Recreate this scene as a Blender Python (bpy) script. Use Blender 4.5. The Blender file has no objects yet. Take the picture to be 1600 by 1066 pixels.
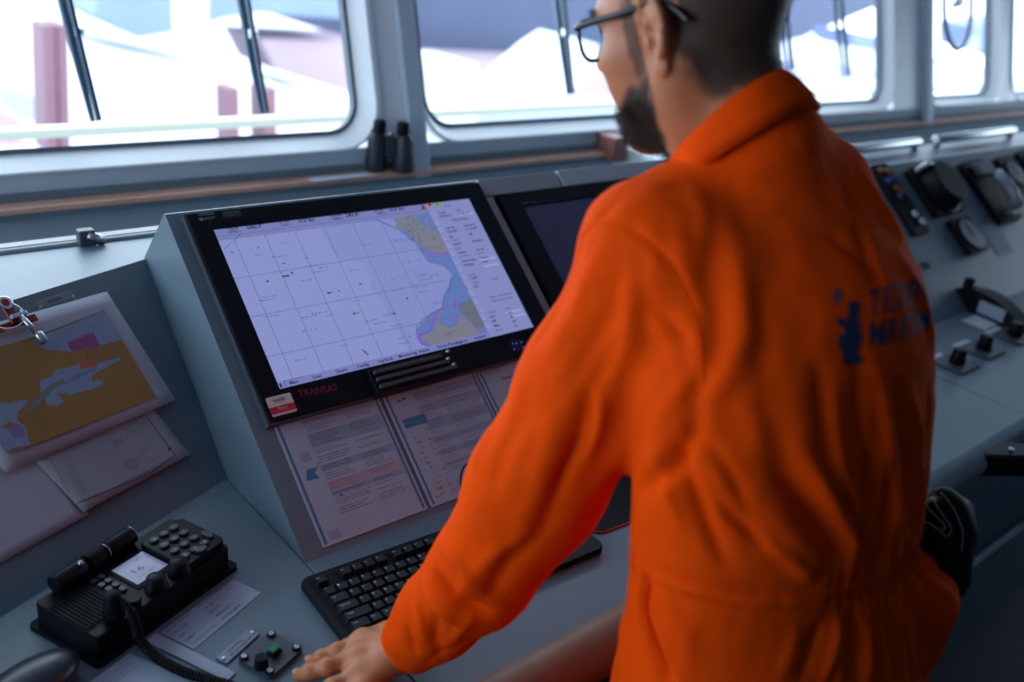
import bpy, bmesh, math, random
import numpy as np
from mathutils import Vector, Matrix
from mathutils.bvhtree import BVHTree
random.seed(7); rng = np.random.default_rng(7)
S = bpy.context.scene
COL = S.collection
# ------------------------------------------------------------------ camera, world, exposure
FPX, YAW, PIT, ROL = 1459.0, .7539, .4248, .1212
CAM = Vector((-.5523, -.9183, .8966))
fw = Vector((math.sin(YAW)*math.cos(PIT), math.cos(YAW)*math.cos(PIT), -math.sin(PIT)))
r0 = Vector((math.cos(YAW), -math.sin(YAW), 0)); u0 = r0.cross(fw)
rt = r0*math.cos(ROL) + u0*math.sin(ROL); up = -r0*math.sin(ROL) + u0*math.cos(ROL)
cam = bpy.data.cameras.new('camera'); co = bpy.data.objects.new('camera', cam); COL.objects.link(co)
co.matrix_world = Matrix(((rt.x, up.x, -fw.x, CAM.x), (rt.y, up.y, -fw.y, CAM.y), (rt.z, up.z, -fw.z, CAM.z), (0, 0, 0, 1)))
cam.sensor_width = 36; cam.lens = FPX/1600*36; cam.clip_start = .02; cam.clip_end = 500
cam.dof.use_dof = True; cam.dof.focus_distance = 1.42; cam.dof.aperture_fstop = 2.3
S.camera = co
S.view_settings.view_transform = 'Standard'; S.view_settings.look = 'None'
S.view_settings.gamma = 1; S.view_settings.use_curve_mapping = False
S.view_settings.exposure = 0.0
S.cycles.use_denoising = True
S.cycles.max_bounces = 8; S.cycles.diffuse_bounces = 5; S.cycles.transparent_max_bounces = 12
S.cycles.caustics_reflective = False; S.cycles.caustics_refractive = False
S.cycles.sample_clamp_indirect = 6
W = bpy.data.worlds.new('overcast_sky'); S.world = W; W.use_nodes = True
wn = W.node_tree.nodes; bg = wn['Background']
bg.inputs[0].default_value = (.80, .90, 1, 1); bg.inputs[1].default_value = 6.6

def ray(x, y): return fw + rt*((x-800)/FPX) + up*((533-y)/FPX)
def Z(x, y, z=0.0):
    d = ray(x, y); return CAM + d*((z-CAM.z)/d.z)
def Yp(x, y, Y):
    d = ray(x, y); return CAM + d*((Y-CAM.y)/d.y)
def D(x, y, t): return CAM + ray(x, y)*t
def frame(o, ax, ay):
    ax = Vector(ax).normalized(); az = ax.cross(Vector(ay)).normalized(); ay = az.cross(ax)
    return Matrix(((ax.x, ay.x, az.x, o[0]), (ax.y, ay.y, az.y, o[1]), (ax.z, ay.z, az.z, o[2]), (0, 0, 0, 1)))
def on(M, x, y, h=0.0):
    """point of the plane z=h of frame M seen at a place of the photograph, in M's own coordinates"""
    n = M.to_3x3().col[2]; P = M.translation + n*h; d = ray(x, y)
    w = CAM + d*((P-CAM).dot(n)/d.dot(n)); l = M.inverted() @ w; return (l.x, l.y)

# ------------------------------------------------------------------ materials
MATS = {}
def mat(name, col, rough=.5, metal=0, emit=None, es=1, noise=0, bump=0, nscale=40, spec=.5, coat=0, sheen=0):
    if name in MATS: return MATS[name]
    m = bpy.data.materials.new(name); m.use_nodes = True; MATS[name] = m
    nt = m.node_tree; b = nt.nodes['Principled BSDF']
    b.inputs['Base Color'].default_value = (*col, 1); b.inputs['Roughness'].default_value = rough
    b.inputs['Metallic'].default_value = metal; b.inputs['Specular IOR Level'].default_value = spec
    b.inputs['Coat Weight'].default_value = coat; b.inputs['Sheen Weight'].default_value = sheen
    if emit: b.inputs['Emission Color'].default_value = (*emit, 1); b.inputs['Emission Strength'].default_value = es
    if noise or bump:
        tc = nt.nodes.new('ShaderNodeTexCoord'); n = nt.nodes.new('ShaderNodeTexNoise')
        n.inputs['Scale'].default_value = nscale; n.inputs['Detail'].default_value = 5
        nt.links.new(tc.outputs['Object'], n.inputs['Vector'])
        if noise:
            mx = nt.nodes.new('ShaderNodeMix'); mx.data_type = 'RGBA'
            mx.inputs['A'].default_value = (*[c*(1-noise) for c in col], 1)
            mx.inputs['B'].default_value = (*[min(1, c*(1+noise)) for c in col], 1)
            nt.links.new(n.outputs['Fac'], mx.inputs['Factor']); nt.links.new(mx.outputs['Result'], b.inputs['Base Color'])
        if bump:
            bp = nt.nodes.new('ShaderNodeBump'); bp.inputs['Strength'].default_value = bump; bp.inputs['Distance'].default_value = .001
            nt.links.new(n.outputs['Fac'], bp.inputs['Height']); nt.links.new(bp.outputs['Normal'], b.inputs['Normal'])
    return m
paint = mat('console_paint', (.122, .176, .222), .42, noise=.07, bump=.25, nscale=30)
paint_d = mat('console_paint_grey', (.14, .19, .23), .5, noise=.08, nscale=25)
wallp = mat('wall_paint', (.50, .58, .66), .55, noise=.05, nscale=12)
sidep = mat('side_wall_paint', (.16, .20, .24), .6, noise=.05, nscale=12)
framep = mat('window_frame_paint', (.86, .90, .92), .4, noise=.04, nscale=10)
rubber = mat('rubber_seal', (.10, .13, .16), .6)
wood = mat('sill_wood', (.78, .42, .30), .4, noise=.25, nscale=9)
woodd = mat('rail_wood', (.20, .115, .07), .5, noise=.3, nscale=14)
darkp = mat('lower_panel_paint', (.055, .10, .15), .5, noise=.15, nscale=10)
floorm = mat('floor_covering', (.035, .055, .075), .5, noise=.2, nscale=20)
ceil = mat('ceiling_panel', (.42, .47, .52), .6, noise=.04, nscale=5)
steel = mat('brushed_steel', (.55, .60, .66), .28, metal=1, noise=.1, nscale=60)
chrome = mat('chrome', (.8, .82, .86), .12, metal=1)
black = mat('black_plastic', (.004, .005, .009), .45, spec=.16, noise=.2, nscale=80)
blackm = mat('black_matte_plastic', (.005, .006, .009), .6, spec=.16, bump=.4, nscale=600)
keycap = mat('keycap_plastic', (.008, .010, .015), .5, spec=.25)
blackg = mat('black_glossy', (.006, .007, .012), .12)
dgrey = mat('dark_grey_metal', (.05, .065, .085), .45, noise=.15)
ink = mat('print_black', (.02, .02, .03), .7)
inkg = mat('print_grey', (.16, .17, .22), .7)
whitep = mat('print_white', (.62, .64, .70), .6)
paper = mat('paper_white', (.44, .47, .56), .7, noise=.04, nscale=20, bump=.1)
paper2 = mat('paper_aged', (.34, .37, .42), .75, noise=.12, nscale=18, bump=.3)
paper3 = mat('paper_card', (.36, .42, .54), .65, noise=.06, nscale=30)
red = mat('red_plastic', (.25, .02, .02), .35)
redp = mat('print_red', (.42, .02, .06), .5)

# ------------------------------------------------------------------ object helpers
def prop(o, label=None, cat=None, group=None, kind=None):
    if label: o['label'] = label
    if cat: o['category'] = cat
    if group: o['group'] = group
    if kind: o['kind'] = kind
    return o
def thing(name, label, cat, loc=(0, 0, 0), group=None, M=None):
    o = bpy.data.objects.new(name, None); COL.objects.link(o); o.empty_display_size = .05
    if M is not None: o.matrix_world = M
    else: o.matrix_world = Matrix.Translation(loc)
    return prop(o, label, cat, group)
class MB:
    """collects shapes in one mesh; M is the frame the shapes are given in"""
    def __init__(s, M=None): s.bm = bmesh.new(); s.M = M or Matrix(); s.mats = []
    def mi(s, m):
        if m not in s.mats: s.mats.append(m)
        return s.mats.index(m)
    def _fin(s, vs, m, T=None, smooth=False):
        for v in vs: v.co = s.M @ (T @ v.co if T is not None else v.co)
        i = s.mi(m)
        fs = {f for v in vs for f in v.link_faces}
        for f in fs: f.material_index = i; f.smooth = smooth
    def box(s, a, b, m, bev=0, seg=2, T=None):
        n0 = set(s.bm.verts)
        r = bmesh.ops.create_cube(s.bm, size=1); vs = r['verts']
        for v in vs: v.co = Vector((a[k] + (b[k]-a[k])*(v.co[k]+.5) for k in range(3)))
        if bev:
            es = list({e for v in vs for e in v.link_edges})
            bmesh.ops.bevel(s.bm, geom=es, offset=bev, segments=seg, affect='EDGES', profile=.5)
            vs = [v for v in s.bm.verts if v not in n0]
        s._fin(vs, m, T, False); return s
    def prism(s, pts, z0, z1, m, T=None, bev=0, smooth=False, top=1.0):
        """polygon in xy extruded from z0 to z1; top scales the upper outline about its middle"""
        n0 = set(s.bm.verts)
        cx = sum(p[0] for p in pts)/len(pts); cy = sum(p[1] for p in pts)/len(pts)
        lo = [s.bm.verts.new((p[0], p[1], z0)) for p in pts]
        hi = [s.bm.verts.new((cx+(p[0]-cx)*top, cy+(p[1]-cy)*top, z1)) for p in pts]
        n = len(pts); area = sum(pts[i][0]*pts[(i+1) % n][1]-pts[(i+1) % n][0]*pts[i][1] for i in range(n))
        if area < 0: lo.reverse(); hi.reverse()
        ft = s.bm.faces.new(hi); s.bm.faces.new(lo[::-1])
        for i in range(n): s.bm.faces.new((lo[i], lo[(i+1) % n], hi[(i+1) % n], hi[i]))
        if bev: bmesh.ops.bevel(s.bm, geom=list(ft.edges), offset=bev, segments=2, affect='EDGES', profile=.5)
        s._fin([v for v in s.bm.verts if v not in n0], m, T, smooth); return s
    def cyl(s, p, q, r, m, r2=None, n=24, cap=True, smooth=True, bev=0):
        p, q = Vector(p), Vector(q); d = q-p; r2 = r if r2 is None else r2; n0 = set(s.bm.verts)
        rr = bmesh.ops.create_cone(s.bm, cap_ends=cap, segments=n, radius1=r, radius2=r2, depth=d.length)
        if bev:
            es = [e for e in {e for v in rr['verts'] for e in v.link_edges} if any(len(f.verts) > 4 for f in e.link_faces)]
            bmesh.ops.bevel(s.bm, geom=es, offset=bev, segments=2, affect='EDGES', profile=.5)
        vs = [v for v in s.bm.verts if v not in n0]
        T = Matrix.Translation((p+q)/2) @ d.to_track_quat('Z', 'Y').to_matrix().to_4x4()
        s._fin(vs, m, T, False)
        if smooth:
            for f in {f for v in vs for f in v.link_faces}:
                if len(f.verts) == 4: f.smooth = True
        return s
    def sph(s, c, r, m, sc=(1, 1, 1), n=20):
        rr = bmesh.ops.create_uvsphere(s.bm, u_segments=n, v_segments=n//2, radius=r)
        T = Matrix.Translation(c) @ Matrix.Diagonal((*sc, 1)); s._fin(rr['verts'], m, T, True); return s
    def tube(s, pts, r, m, n=10, closed=False, flat=1.0):
        pts = [Vector(p) for p in pts]; N = len(pts); rs = r if isinstance(r, (list, tuple)) else [r]*N
        rings = []; ref = Vector((0, 0, 1)); vs = []
        for i in range(N):
            t = (pts[(i+1) % N] - pts[i-1]) if closed else (pts[min(i+1, N-1)] - pts[max(i-1, 0)])
            t.normalize(); a = ref - t*ref.dot(t)
            if a.length < .05: a = Vector((1, 0, 0)) - t*t.x
            a.normalize(); ref = a; b = t.cross(a)
            ring = [s.bm.verts.new(pts[i] + (b*math.cos(k*2*math.pi/n) + a*math.sin(k*2*math.pi/n)*flat)*rs[i]) for k in range(n)]
            rings.append(ring); vs += ring
        for i in range(N if closed else N-1):
            A, B = rings[i], rings[(i+1) % N]
            for k in range(n): s.bm.faces.new((A[k], A[(k+1) % n], B[(k+1) % n], B[k]))
        if not closed: s.bm.faces.new(rings[0][::-1]); s.bm.faces.new(rings[-1])
        s._fin(vs, m, None, True); return s
    def lathe(s, prof, m, T=None, n=28):
        vs = []; rings = []
        for r, z in prof:
            ring = [s.bm.verts.new((r*math.cos(k*2*math.pi/n), r*math.sin(k*2*math.pi/n), z)) for k in range(n)]
            rings.append(ring); vs += ring
        for i in range(len(prof)-1):
            for k in range(n): s.bm.faces.new((rings[i][k], rings[i][(k+1) % n], rings[i+1][(k+1) % n], rings[i+1][k]))
        s.bm.faces.new(rings[0][::-1]); s.bm.faces.new(rings[-1]); s._fin(vs, m, T, True); return s
    def quad(s, ps, m):
        vs = [s.bm.verts.new(p) for p in ps]; s.bm.faces.new(vs); s._fin(vs, m); return s
    def build(s, name, parent=None, recalc=True, world=False, **kw):
        if recalc: bmesh.ops.recalc_face_normals(s.bm, faces=s.bm.faces)
        me = bpy.data.meshes.new(name); s.bm.to_mesh(me); s.bm.free()
        for m in s.mats: me.materials.append(m)
        o = bpy.data.objects.new(name, me); COL.objects.link(o)
        if parent:
            o.parent = parent
            if world: o.matrix_parent_inverse = parent.matrix_world.inverted()
        return prop(o, **kw)
TXT = {}
def glyphs(st, bold=False):
    """outline of a line of lettering as filled polygons, width 1-ish units"""
    k = (st, bold)
    if k not in TXT:
        c = bpy.data.curves.new('t', 'FONT'); c.body = st; c.resolution_u = 2; c.offset = .02 if bold else 0
        o = bpy.data.objects.new('t', c); COL.objects.link(o); bpy.context.view_layer.update()
        me = bpy.data.meshes.new_from_object(o.evaluated_get(bpy.context.evaluated_depsgraph_get()))
        V = [(v.co.x, v.co.y) for v in me.vertices]; Fc = [tuple(p.vertices) for p in me.polygons]
        bpy.data.objects.remove(o); bpy.data.curves.remove(c); bpy.data.meshes.remove(me)
        TXT[k] = (V, Fc)
    return TXT[k]
class Sheet(MB):
    """flat artwork in the plane of frame M: every layer is a hair above the one before"""
    def lay(s, L): return L*.00012
    def poly(s, pts, L, m):
        vs = [s.bm.verts.new((p[0], p[1], s.lay(L))) for p in pts]
        try: f = s.bm.faces.new(vs)
        except ValueError: return s
        f.normal_update()
        if f.normal.z < 0: f.normal_flip()
        s._fin(vs, m)
        if len(pts) > 4: bmesh.ops.triangulate(s.bm, faces=[f])
        return s
    def rect(s, x0, y0, x1, y1, L, m): return s.poly([(x0, y0), (x1, y0), (x1, y1), (x0, y1)], L, m)
    def line(s, pts, w, L, m):
        for a, b in zip(pts[:-1], pts[1:]):
            a, b = Vector(a), Vector(b); d = b-a
            if d.length < 1e-6: continue
            n = Vector((-d.y, d.x)).normalized()*w/2
            s.poly([a-n, b-n, b+n, a+n], L, m)
        return s
    def circ(s, x, y, r, L, m, n=14): return s.poly([(x+r*math.cos(k*2*math.pi/n), y+r*math.sin(k*2*math.pi/n)) for k in range(n)], L, m)
    def text(s, st, A, B, h, L, m, bold=False):
        """lettering from A to B (baseline), capital height h"""
        V, Fc = glyphs(st, bold)
        if not V: return s
        x0 = min(v[0] for v in V); x1 = max(v[0] for v in V); A, B = Vector(A), Vector(B); d = B-A
        ux = d/(x1-x0); uy = Vector((-d.y, d.x)).normalized()*(h/.7)
        vs = [s.bm.verts.new((*(A + ux*(v[0]-x0) + uy*v[1]), s.lay(L))) for v in V]; i = s.mi(m)
        for f in Fc:
            try: g = s.bm.faces.new([vs[k] for k in f])
            except ValueError: continue
            g.material_index = i
        for v in vs: v.co = s.M @ v.co
        return s
    def build(s, *a, **k): return MB.build(s, *a, recalc=False, **k)
def greek(n):
    """a line of illegible small print, as the photograph shows it"""
    return ' '.join(''.join(random.choice('aenorstilumcdh') for _ in range(random.randint(3, 8))) for _ in range(n))

# ------------------------------------------------------------------ main frames
DESK = Matrix()
TILT = .683; YB = .0657
PANEL = frame((0, YB, 0), (1, 0, 0), (0, math.cos(TILT), math.sin(TILT)))
XS = .0119; LR = .3752; LY = .3268
Ld = Vector((math.cos(LR), math.sin(LR), 0)); Lb = Vector((-math.sin(LR), math.cos(LR), 0))
LPT = math.atan2(.2792, .2938)
LPANEL = frame((XS, LY, 0), Ld, Lb*math.cos(LPT) + Vector((0, 0, math.sin(LPT))))
def pan(x, s, o=0): return PANEL @ Vector((x, s, o))
WT = .30          # outward lean of the window wall
WY, WZ = 1.2, .285
WALLF = frame((0, WY, WZ), (1, 0, 0), (0, math.sin(WT), math.cos(WT)))   # normal points inward (towards -y)
FLZ = -.9; CEZ = 1.45
X0, X1, YBK = -2.35, 8.2, -3.6

# ------------------------------------------------------------------ room
def struct(name, mb, **k):
    return mb.build(name, kind='structure', **k)
struct('floor', MB().box((X0-.1, YBK-.1, FLZ-.1), (X1+.1, 1.75, FLZ), floorm))
struct('ceiling', MB().box((X0-.1, YBK-.1, CEZ), (X1+.1, 1.75, CEZ+.08), ceil))
HW = (CEZ-WZ)/math.cos(WT)
def rrect(x0, y0, x1, y1, r, n=6):
    out = []
    for cx, cy, a0 in ((x1-r, y0+r, -90), (x1-r, y1-r, 0), (x0+r, y1-r, 90), (x0+r, y0+r, 180)):
        for k in range(n+1):
            a = math.radians(a0+90*k/n); out.append((cx+r*math.cos(a), cy+r*math.sin(a)))
    return out
def ring(mb, outer, inner, z0, z1, m):
    """flat ring between two outlines with the same number of points"""
    bm = mb.bm; n = len(outer); vs = []
    def mk(pts, z):
        v = [bm.verts.new((p[0], p[1], z)) for p in pts]; vs.extend(v); return v
    a0, b0, a1, b1 = mk(outer, z0), mk(inner, z0), mk(outer, z1), mk(inner, z1)
    for i in range(n):
        j = (i+1) % n
        for q in ((a1[i], a1[j], b1[j], b1[i]), (a0[j], a0[i], b0[i], b0[j]), (a0[i], a0[j], a1[j], a1[i]), (b0[j], b0[i], b1[i], b1[j])): bm.faces.new(q)
    mb._fin(vs, m)
def wpl(x, y, o=0): return on(WALLF, x, y, o)
# glass openings along the leaning wall: (left, right)
opens = [(-2.1, -.95), (-.72, .822), (1.05, 2.25), (2.5, 3.59), (3.992, 4.70), (4.95, 6.1), (6.35, 7.6)]
GB = .050; GT = HW-.16
wl = MB(WALLF)
xs = [X0] + [v for a, b in opens for v in (a-.045, b+.045)] + [X1]
wl.box((X0, 0, -.07), (X1, GB-.045, 0), framep); wl.box((X0, GT+.045, -.07), (X1, HW, 0), framep)
for i in range(0, len(xs), 2): wl.box((xs[i], GB-.045, -.07), (xs[i+1], GT+.045, 0), framep)
wl.M = Matrix(); wl.box((X0, WY+.0, FLZ), (X1, WY+.12, WZ), wallp)
struct('wall_front', wl)
for i, (a, b) in enumerate(opens):
    t = thing(f'window_{i+1}', None, None, M=WALLF); t['kind'] = 'structure'
    f = MB(); n_ = 6
    L0_ = rrect(a, GB, b, GT, .085); L1_ = rrect(a-.036, GB-.0456, b+.036, GT+.0456, .115); L2_ = rrect(a-.05, GB-.05, b+.05, GT+.05, .125)
    lp = []
    for pts_, z_ in ((L0_, -.055), (L0_, -.045), (L1_, .010), (L2_, .010), (L2_, -.02)): lp.append([f.bm.verts.new((q[0], q[1], z_)) for q in pts_])
    for A_, B_ in zip(lp[:-1], lp[1:]):
        for k_ in range(len(A_)): f.bm.faces.new((A_[k_], A_[(k_+1) % len(A_)], B_[(k_+1) % len(A_)], B_[k_]))
    f._fin(list(f.bm.verts), framep)
    f.build('window_frame', t)
    f = MB(); ring(f, rrect(a-.004, GB-.004, b+.004, GT+.004, .086), rrect(a+.005, GB+.005, b-.005, GT-.005, .082), -.06, -.035, rubber)
    f.build('rubber_seal', t)
    g = MATS.get('window_glass')
    if not g:
        g = bpy.data.materials.new('window_glass'); g.use_nodes = True; nt = g.node_tree; MATS['window_glass'] = g
        nt.nodes.clear(); o_ = nt.nodes.new('ShaderNodeOutputMaterial'); mx = nt.nodes.new('ShaderNodeMixShader')
        tr = nt.nodes.new('ShaderNodeBsdfTransparent'); gl = nt.nodes.new('ShaderNodeBsdfGlossy'); fr = nt.nodes.new('ShaderNodeLayerWeight'); pw = nt.nodes.new('ShaderNodeMath'); pw.operation = 'POWER'; pw.inputs[1].default_value = 5; ml = nt.nodes.new('ShaderNodeMath'); ml.operation = 'MULTIPLY_ADD'; ml.inputs[1].default_value = .5; ml.inputs[2].default_value = .025
        tr.inputs[0].default_value = (.93, .97, 1, 1); gl.inputs['Roughness'].default_value = .02; nt.links.new(fr.outputs['Facing'], pw.inputs[0]); nt.links.new(pw.outputs[0], ml.inputs[0])
        nt.links.new(ml.outputs[0], mx.inputs[0]); nt.links.new(tr.outputs[0], mx.inputs[1]); nt.links.new(gl.outputs[0], mx.inputs[2]); nt.links.new(mx.outputs[0], o_.inputs[0])
    MB().prism(rrect(a, GB, b, GT, .085), -.052, -.046, g).build('glass', t)
    l = bpy.data.lights.new('window_portal', 'AREA'); l.shape = 'RECTANGLE'; l.size = b-a; l.size_y = GT-GB
    l.cycles.is_portal = True; lo = bpy.data.objects.new('window_portal', l); COL.objects.link(lo)
    lo.matrix_world = WALLF @ Matrix.Translation(((a+b)/2, (GB+GT)/2, -.085)) @ Matrix.Rotation(math.pi, 4, 'X')
# dark grey posts standing proud between the panes
for k, (a, b, m) in enumerate(((.945, 1.003, paint_d), (3.90, 3.97, paint_d))):
    struct(f'trim_{k+3}', MB(WALLF).box((a, -.09, 0), (b, HW, .03), wallp, bev=.006))
# other walls: unseen side walls, windows placed and sized for their light; aft wall
def side_wall(name, x, sgn, idx):
    m = MB(); t = .08; xa, xb = sorted((x, x+sgn*t))
    m.box((xa, YBK, FLZ), (xb, WY+.5, .15), sidep); m.box((xa, YBK, 1.33), (xb, WY+.5, CEZ), sidep)
    ys = [YBK, -.55 if sgn < 0 else -1.8, 1.1, WY+.5]
    for i in range(0, len(ys), 2): m.box((xa, ys[i], .15), (xb, ys[i+1], 1.33), sidep)
    struct(name, m)
    for j in range(1, 3, 2):
        struct(f'window_{idx}', MB().box(((xa+xb)/2-.003, ys[j], .15), ((xa+xb)/2+.003, ys[j+1], 1.33), MATS['window_glass'])); idx += 1
        l = bpy.data.lights.new('window_portal', 'AREA'); l.shape = 'RECTANGLE'; l.size = ys[j+1]-ys[j]; l.size_y = 1.18
        l.cycles.is_portal = True; lo = bpy.data.objects.new('window_portal', l); COL.objects.link(lo)
        z = Vector((sgn, 0, 0)); xx = Vector((0, 1, 0)); yy = z.cross(xx)
        lo.matrix_world = Matrix(((xx.x, yy.x, z.x, x+sgn*.1), (xx.y, yy.y, z.y, (ys[j]+ys[j+1])/2), (xx.z, yy.z, z.z, .74), (0, 0, 0, 1)))
side_wall('wall_left', X0, -1, 8); side_wall('wall_right', X1, 1, 9)
struct('wall_back', MB().box((X0, YBK-.08, FLZ), (X1, YBK, CEZ), darkp))
# wooden sill in two runs with an upstand at the first one's end
def sill(name, x0, x1):
    m = MB(); m.box((x0, WY-.055, .216), (x1, WY+.005, .229), wood, bev=.002); m.box((x0, WY-.012, .229), (x1, WY, .246), paint_d)
    m.box((x0, WY-.052, .202), (x1, WY-.035, .217), paint_d)
    return struct(name, m)
sill('trim_1', X0, 1.74); sill('trim_2', 2.9, X1)
tag_ = MB().box((1.70, WY-.09, .205), (1.765, WY, .285), mat('red_brown_wood', (.24, .08, .07), .5, noise=.2), bev=.005)
struct('trim_5', tag_)
prop(MB().box((1.78, WY-.26, -.25), (2.55, WY-.01, .245), framep, bev=.01).build('equipment_cabinet'), 'pale grey box cabinet under the window behind the man\'s chin, right of the sill end', 'cabinet')

# ------------------------------------------------------------------ consoles
ct, st_ = math.cos(TILT), math.sin(TILT)
def prof_prism(mb, prof, x0, x1, m):
    """yz outline extruded along x"""
    bm = mb.bm; a = [bm.verts.new((x0, y, z)) for y, z in prof]; b = [bm.verts.new((x1, y, z)) for y, z in prof]
    bm.faces.new(a); bm.faces.new(b[::-1]); n = len(prof)
    for i in range(n): bm.faces.new((a[i], a[(i+1) % n], b[(i+1) % n], b[i]))
    mb._fin(a+b, m)
S1 = .618; S2 = .514
top1 = (YB+S1*ct, S1*st_); top2 = (YB+S2*ct, S2*st_)
XE = 1.62      # where the centre console ends and the right one begins
cc = thing('navigation_console', 'blue grey steel centre console with sloped front holding the two navigation screens', 'console', (XS, YB, FLZ))
m = MB(); prof_prism(m, [(-.25, FLZ), (-.25, -.035), (YB, -.035), (YB, 0), top1, (top1[0]+.004, top1[1]), (.650, .279), (.745, .279), (.745, FLZ)], XS, XE, paint)
cb = m.build('console_body', cc, world=True)
# desk tops: separate slabs meeting in seams
m = MB()
m.box((XS+.0008, -.262, -.034), (XE, YB+.001, 0), paint, bev=.0012)
m.build('desk_top', cc, world=True)
m = MB(); m.cyl((XS-.9, -.281, -.032), (.93, -.281, -.032), .040, woodd, n=32, bev=.004)
m.build('edge_rail', cc, world=True, label='dark brown wooden rail along the desk front')
m = MB(); m.box((XS+.01, -.262, -.30), (XE-.01, -.249, -.06), darkp); m.build('front_panel', cc, world=True)
lc = thing('left_console', 'blue grey angled side console with map and papers on its sloped front', 'console', (XS-.4, LY-.1, FLZ))
def LD(u, v, z=0): p = Vector((XS, LY, 0)) + Ld*u + Lb*v; return (p.x, p.y, z)
m = MB()
# wedge body: front foot line, top line, then ledge back to y=.745
LL = 1.3
tp = LPANEL @ Vector((0, math.hypot(.2792, .2938), 0))
T0 = Vector((XS, tp.y + (XS-tp.x)*math.tan(LR), .2792))
A0 = Vector(LD(0, 0)); A1 = Vector(LD(-LL, 0)); T1 = T0 - Ld*LL
bm = m.bm
def V_(p): return bm.verts.new(p)
yb_ = .745
pts = [A1, A0, T0, T1]
f0 = [V_(p) for p in pts]
bk = [V_((T1.x, yb_, .2792)), V_((XS, yb_, .2792))]
lo_ = [V_((A1.x, A1.y, FLZ)), V_((XS, LY, FLZ)), V_((XS, yb_, FLZ)), V_((T1.x, yb_, FLZ)), ]
bm.faces.new(f0); bm.faces.new((f0[3], f0[2], bk[1], bk[0]))
bm.faces.new((lo_[0], lo_[1], f0[1], f0[0])); bm.faces.new((bk[0], bk[1], lo_[2], lo_[3]))
bm.faces.new((f0[1], lo_[1], lo_[2], bk[1], f0[2])); bm.faces.new((f0[0], f0[3], bk[0], lo_[3], lo_[0]))
bm.faces.new((lo_[0], lo_[3], lo_[2], lo_[1]))
m._fin(list(bm.verts), paint); m.build('console_body', lc, world=True)
m = MB(); pl = [(XS-.0008, LY+.004), LD(-LL, .004)[:2], LD(-LL, -.42)[:2], (-.60, -.262), (XS-.0008, -.262)]
m.prism(pl, -.034, 0, paint, bev=.0012); m.build('desk_top', lc, world=True)
m = MB(); m.cyl((T1.x, yb_+.014, .272), (1.2, yb_+.014, .272), .013, paint, n=16); m.build('back_rim', lc, world=True)
m = MB(); p = Z(122, 362, .29); m.box((p.x-.014, yb_-.006, .275), (p.x+.014, yb_+.016, .308), dgrey, bev=.003)
m.cyl((p.x, yb_, .30), (p.x+.03, yb_, .285), .008, steel); m.build('rim_bracket', lc, world=True)
m = MB()
m.box((p.x-.42, yb_+.028, .26), (1.2, yb_+.05, .283), mat('duct_paint', (.42, .38, .36), .5)); m.build('cable_duct', lc, world=True)

rc = thing('right_console', 'long blue grey right hand console with gauges on its slope and levers on its flat', 'console', (2.5, YB, FLZ))
m = MB(); sb = .10
prof_prism(m, [(-.27, FLZ), (-.27, -.05), (-.335, -.05), (-.335, 0.0), (YB, 0), (YB+sb*ct*.2, .012), (YB+sb*ct, sb*st_), top2, (top2[0]+.13, top2[1]+.002), (top2[0]+.13, FLZ)], XE+.002, X1-.4, paint)
m.build('console_body', rc, world=True)
m = MB(); m.cyl((XE-.5, -.335, -.03), (X1-.4, -.335, -.03), .031, paint, n=24); m.box((XE-.5, -.335, -.061), (XE, -.26, 0.0), paint)
m.build('front_edge', rc, world=True)
m = MB(); m.box((XE-.5, -.285, -.50), (X1-.4, -.262, -.06), mat('lower_panel_blue', (.13, .20, .26), .5, noise=.1, nscale=15)); m.build('front_panel', rc, world=True)
m = MB(); m.cyl((XE-.6, -.335, -.40), (X1-.4, -.335, -.40), .014, steel, n=16); m.box((XE-.6, -.33, -.44), (X1-.4, -.27, -.41), darkp)
m.build('foot_rail', rc, world=True, label='bright metal rail along the lower front')
# grab rail on the console top
g1, g2 = pan(2.15, S2+.03, 0), pan(3.0, S2+.03, 0)
t = thing('grab_rail', 'pale metal grab rail on the right console top, left of the two', 'rail', (2.3, top2[0]+.05, top2[1]), 'grab rails on the right console')
def grab(x0, x1, t):
    y = top2[0]+.092; z = top2[1]+.03
    MB().cyl((x0, y, z), (x1, y, z), .016, steel, n=16, bev=.004).build('rail_bar', t, world=True)
    for x in (x0+.02, x1-.02): MB().cyl((x, y, top2[1]+.003), (x, y, z), .012, steel, n=14).build('rail_post', t, world=True)
bpy.context.view_layer.update()
grab(1.95, 2.60, t)
t = thing('grab_rail', 'pale metal grab rail on the right console top, right of the two', 'rail', (2.9, top2[0]+.05, top2[1]), 'grab rails on the right console')
bpy.context.view_layer.update()
grab(2.72, 3.36, t)

# ------------------------------------------------------------------ screens
E_ = lambda n, c, s=1.0: mat(n, (0, 0, 0), .25, emit=c, es=s)
def emat(name, c):
    return mat(name, (.01, .01, .01), .22, emit=c, es=SCR)
SCR = .72
c_bg = emat('chart_deep_water', (.33, .38, .78)); c_lt = emat('chart_mid_water', (.295, .35, .76)); c_sh = emat('chart_shallow', (.15, .24, .62))
c_bar = emat('chart_bar', (.24, .27, .62)); c_side = emat('chart_side_panel', (.29, .33, .70)); c_land = emat('chart_land', (.25, .26, .33)); c_land2 = emat('chart_land_dark', (.17, .20, .27))
c_grid = emat('chart_grid', (.14, .16, .38)); c_ink = emat('chart_ink', (.02, .02, .09)); c_soft = emat('chart_soft_ink', (.11, .13, .36))
c_mag = emat('chart_magenta', (.30, .12, .62)); c_grn = emat('chart_green', (.05, .20, .20)); c_red = emat('chart_red', (.30, .01, .05)); c_yel = emat('chart_yellow', (.45, .40, .02)); c_lime = emat('chart_lime', (.20, .45, .03))
c_wh = emat('chart_white', (.42, .46, .85))
BZ = .022
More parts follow.
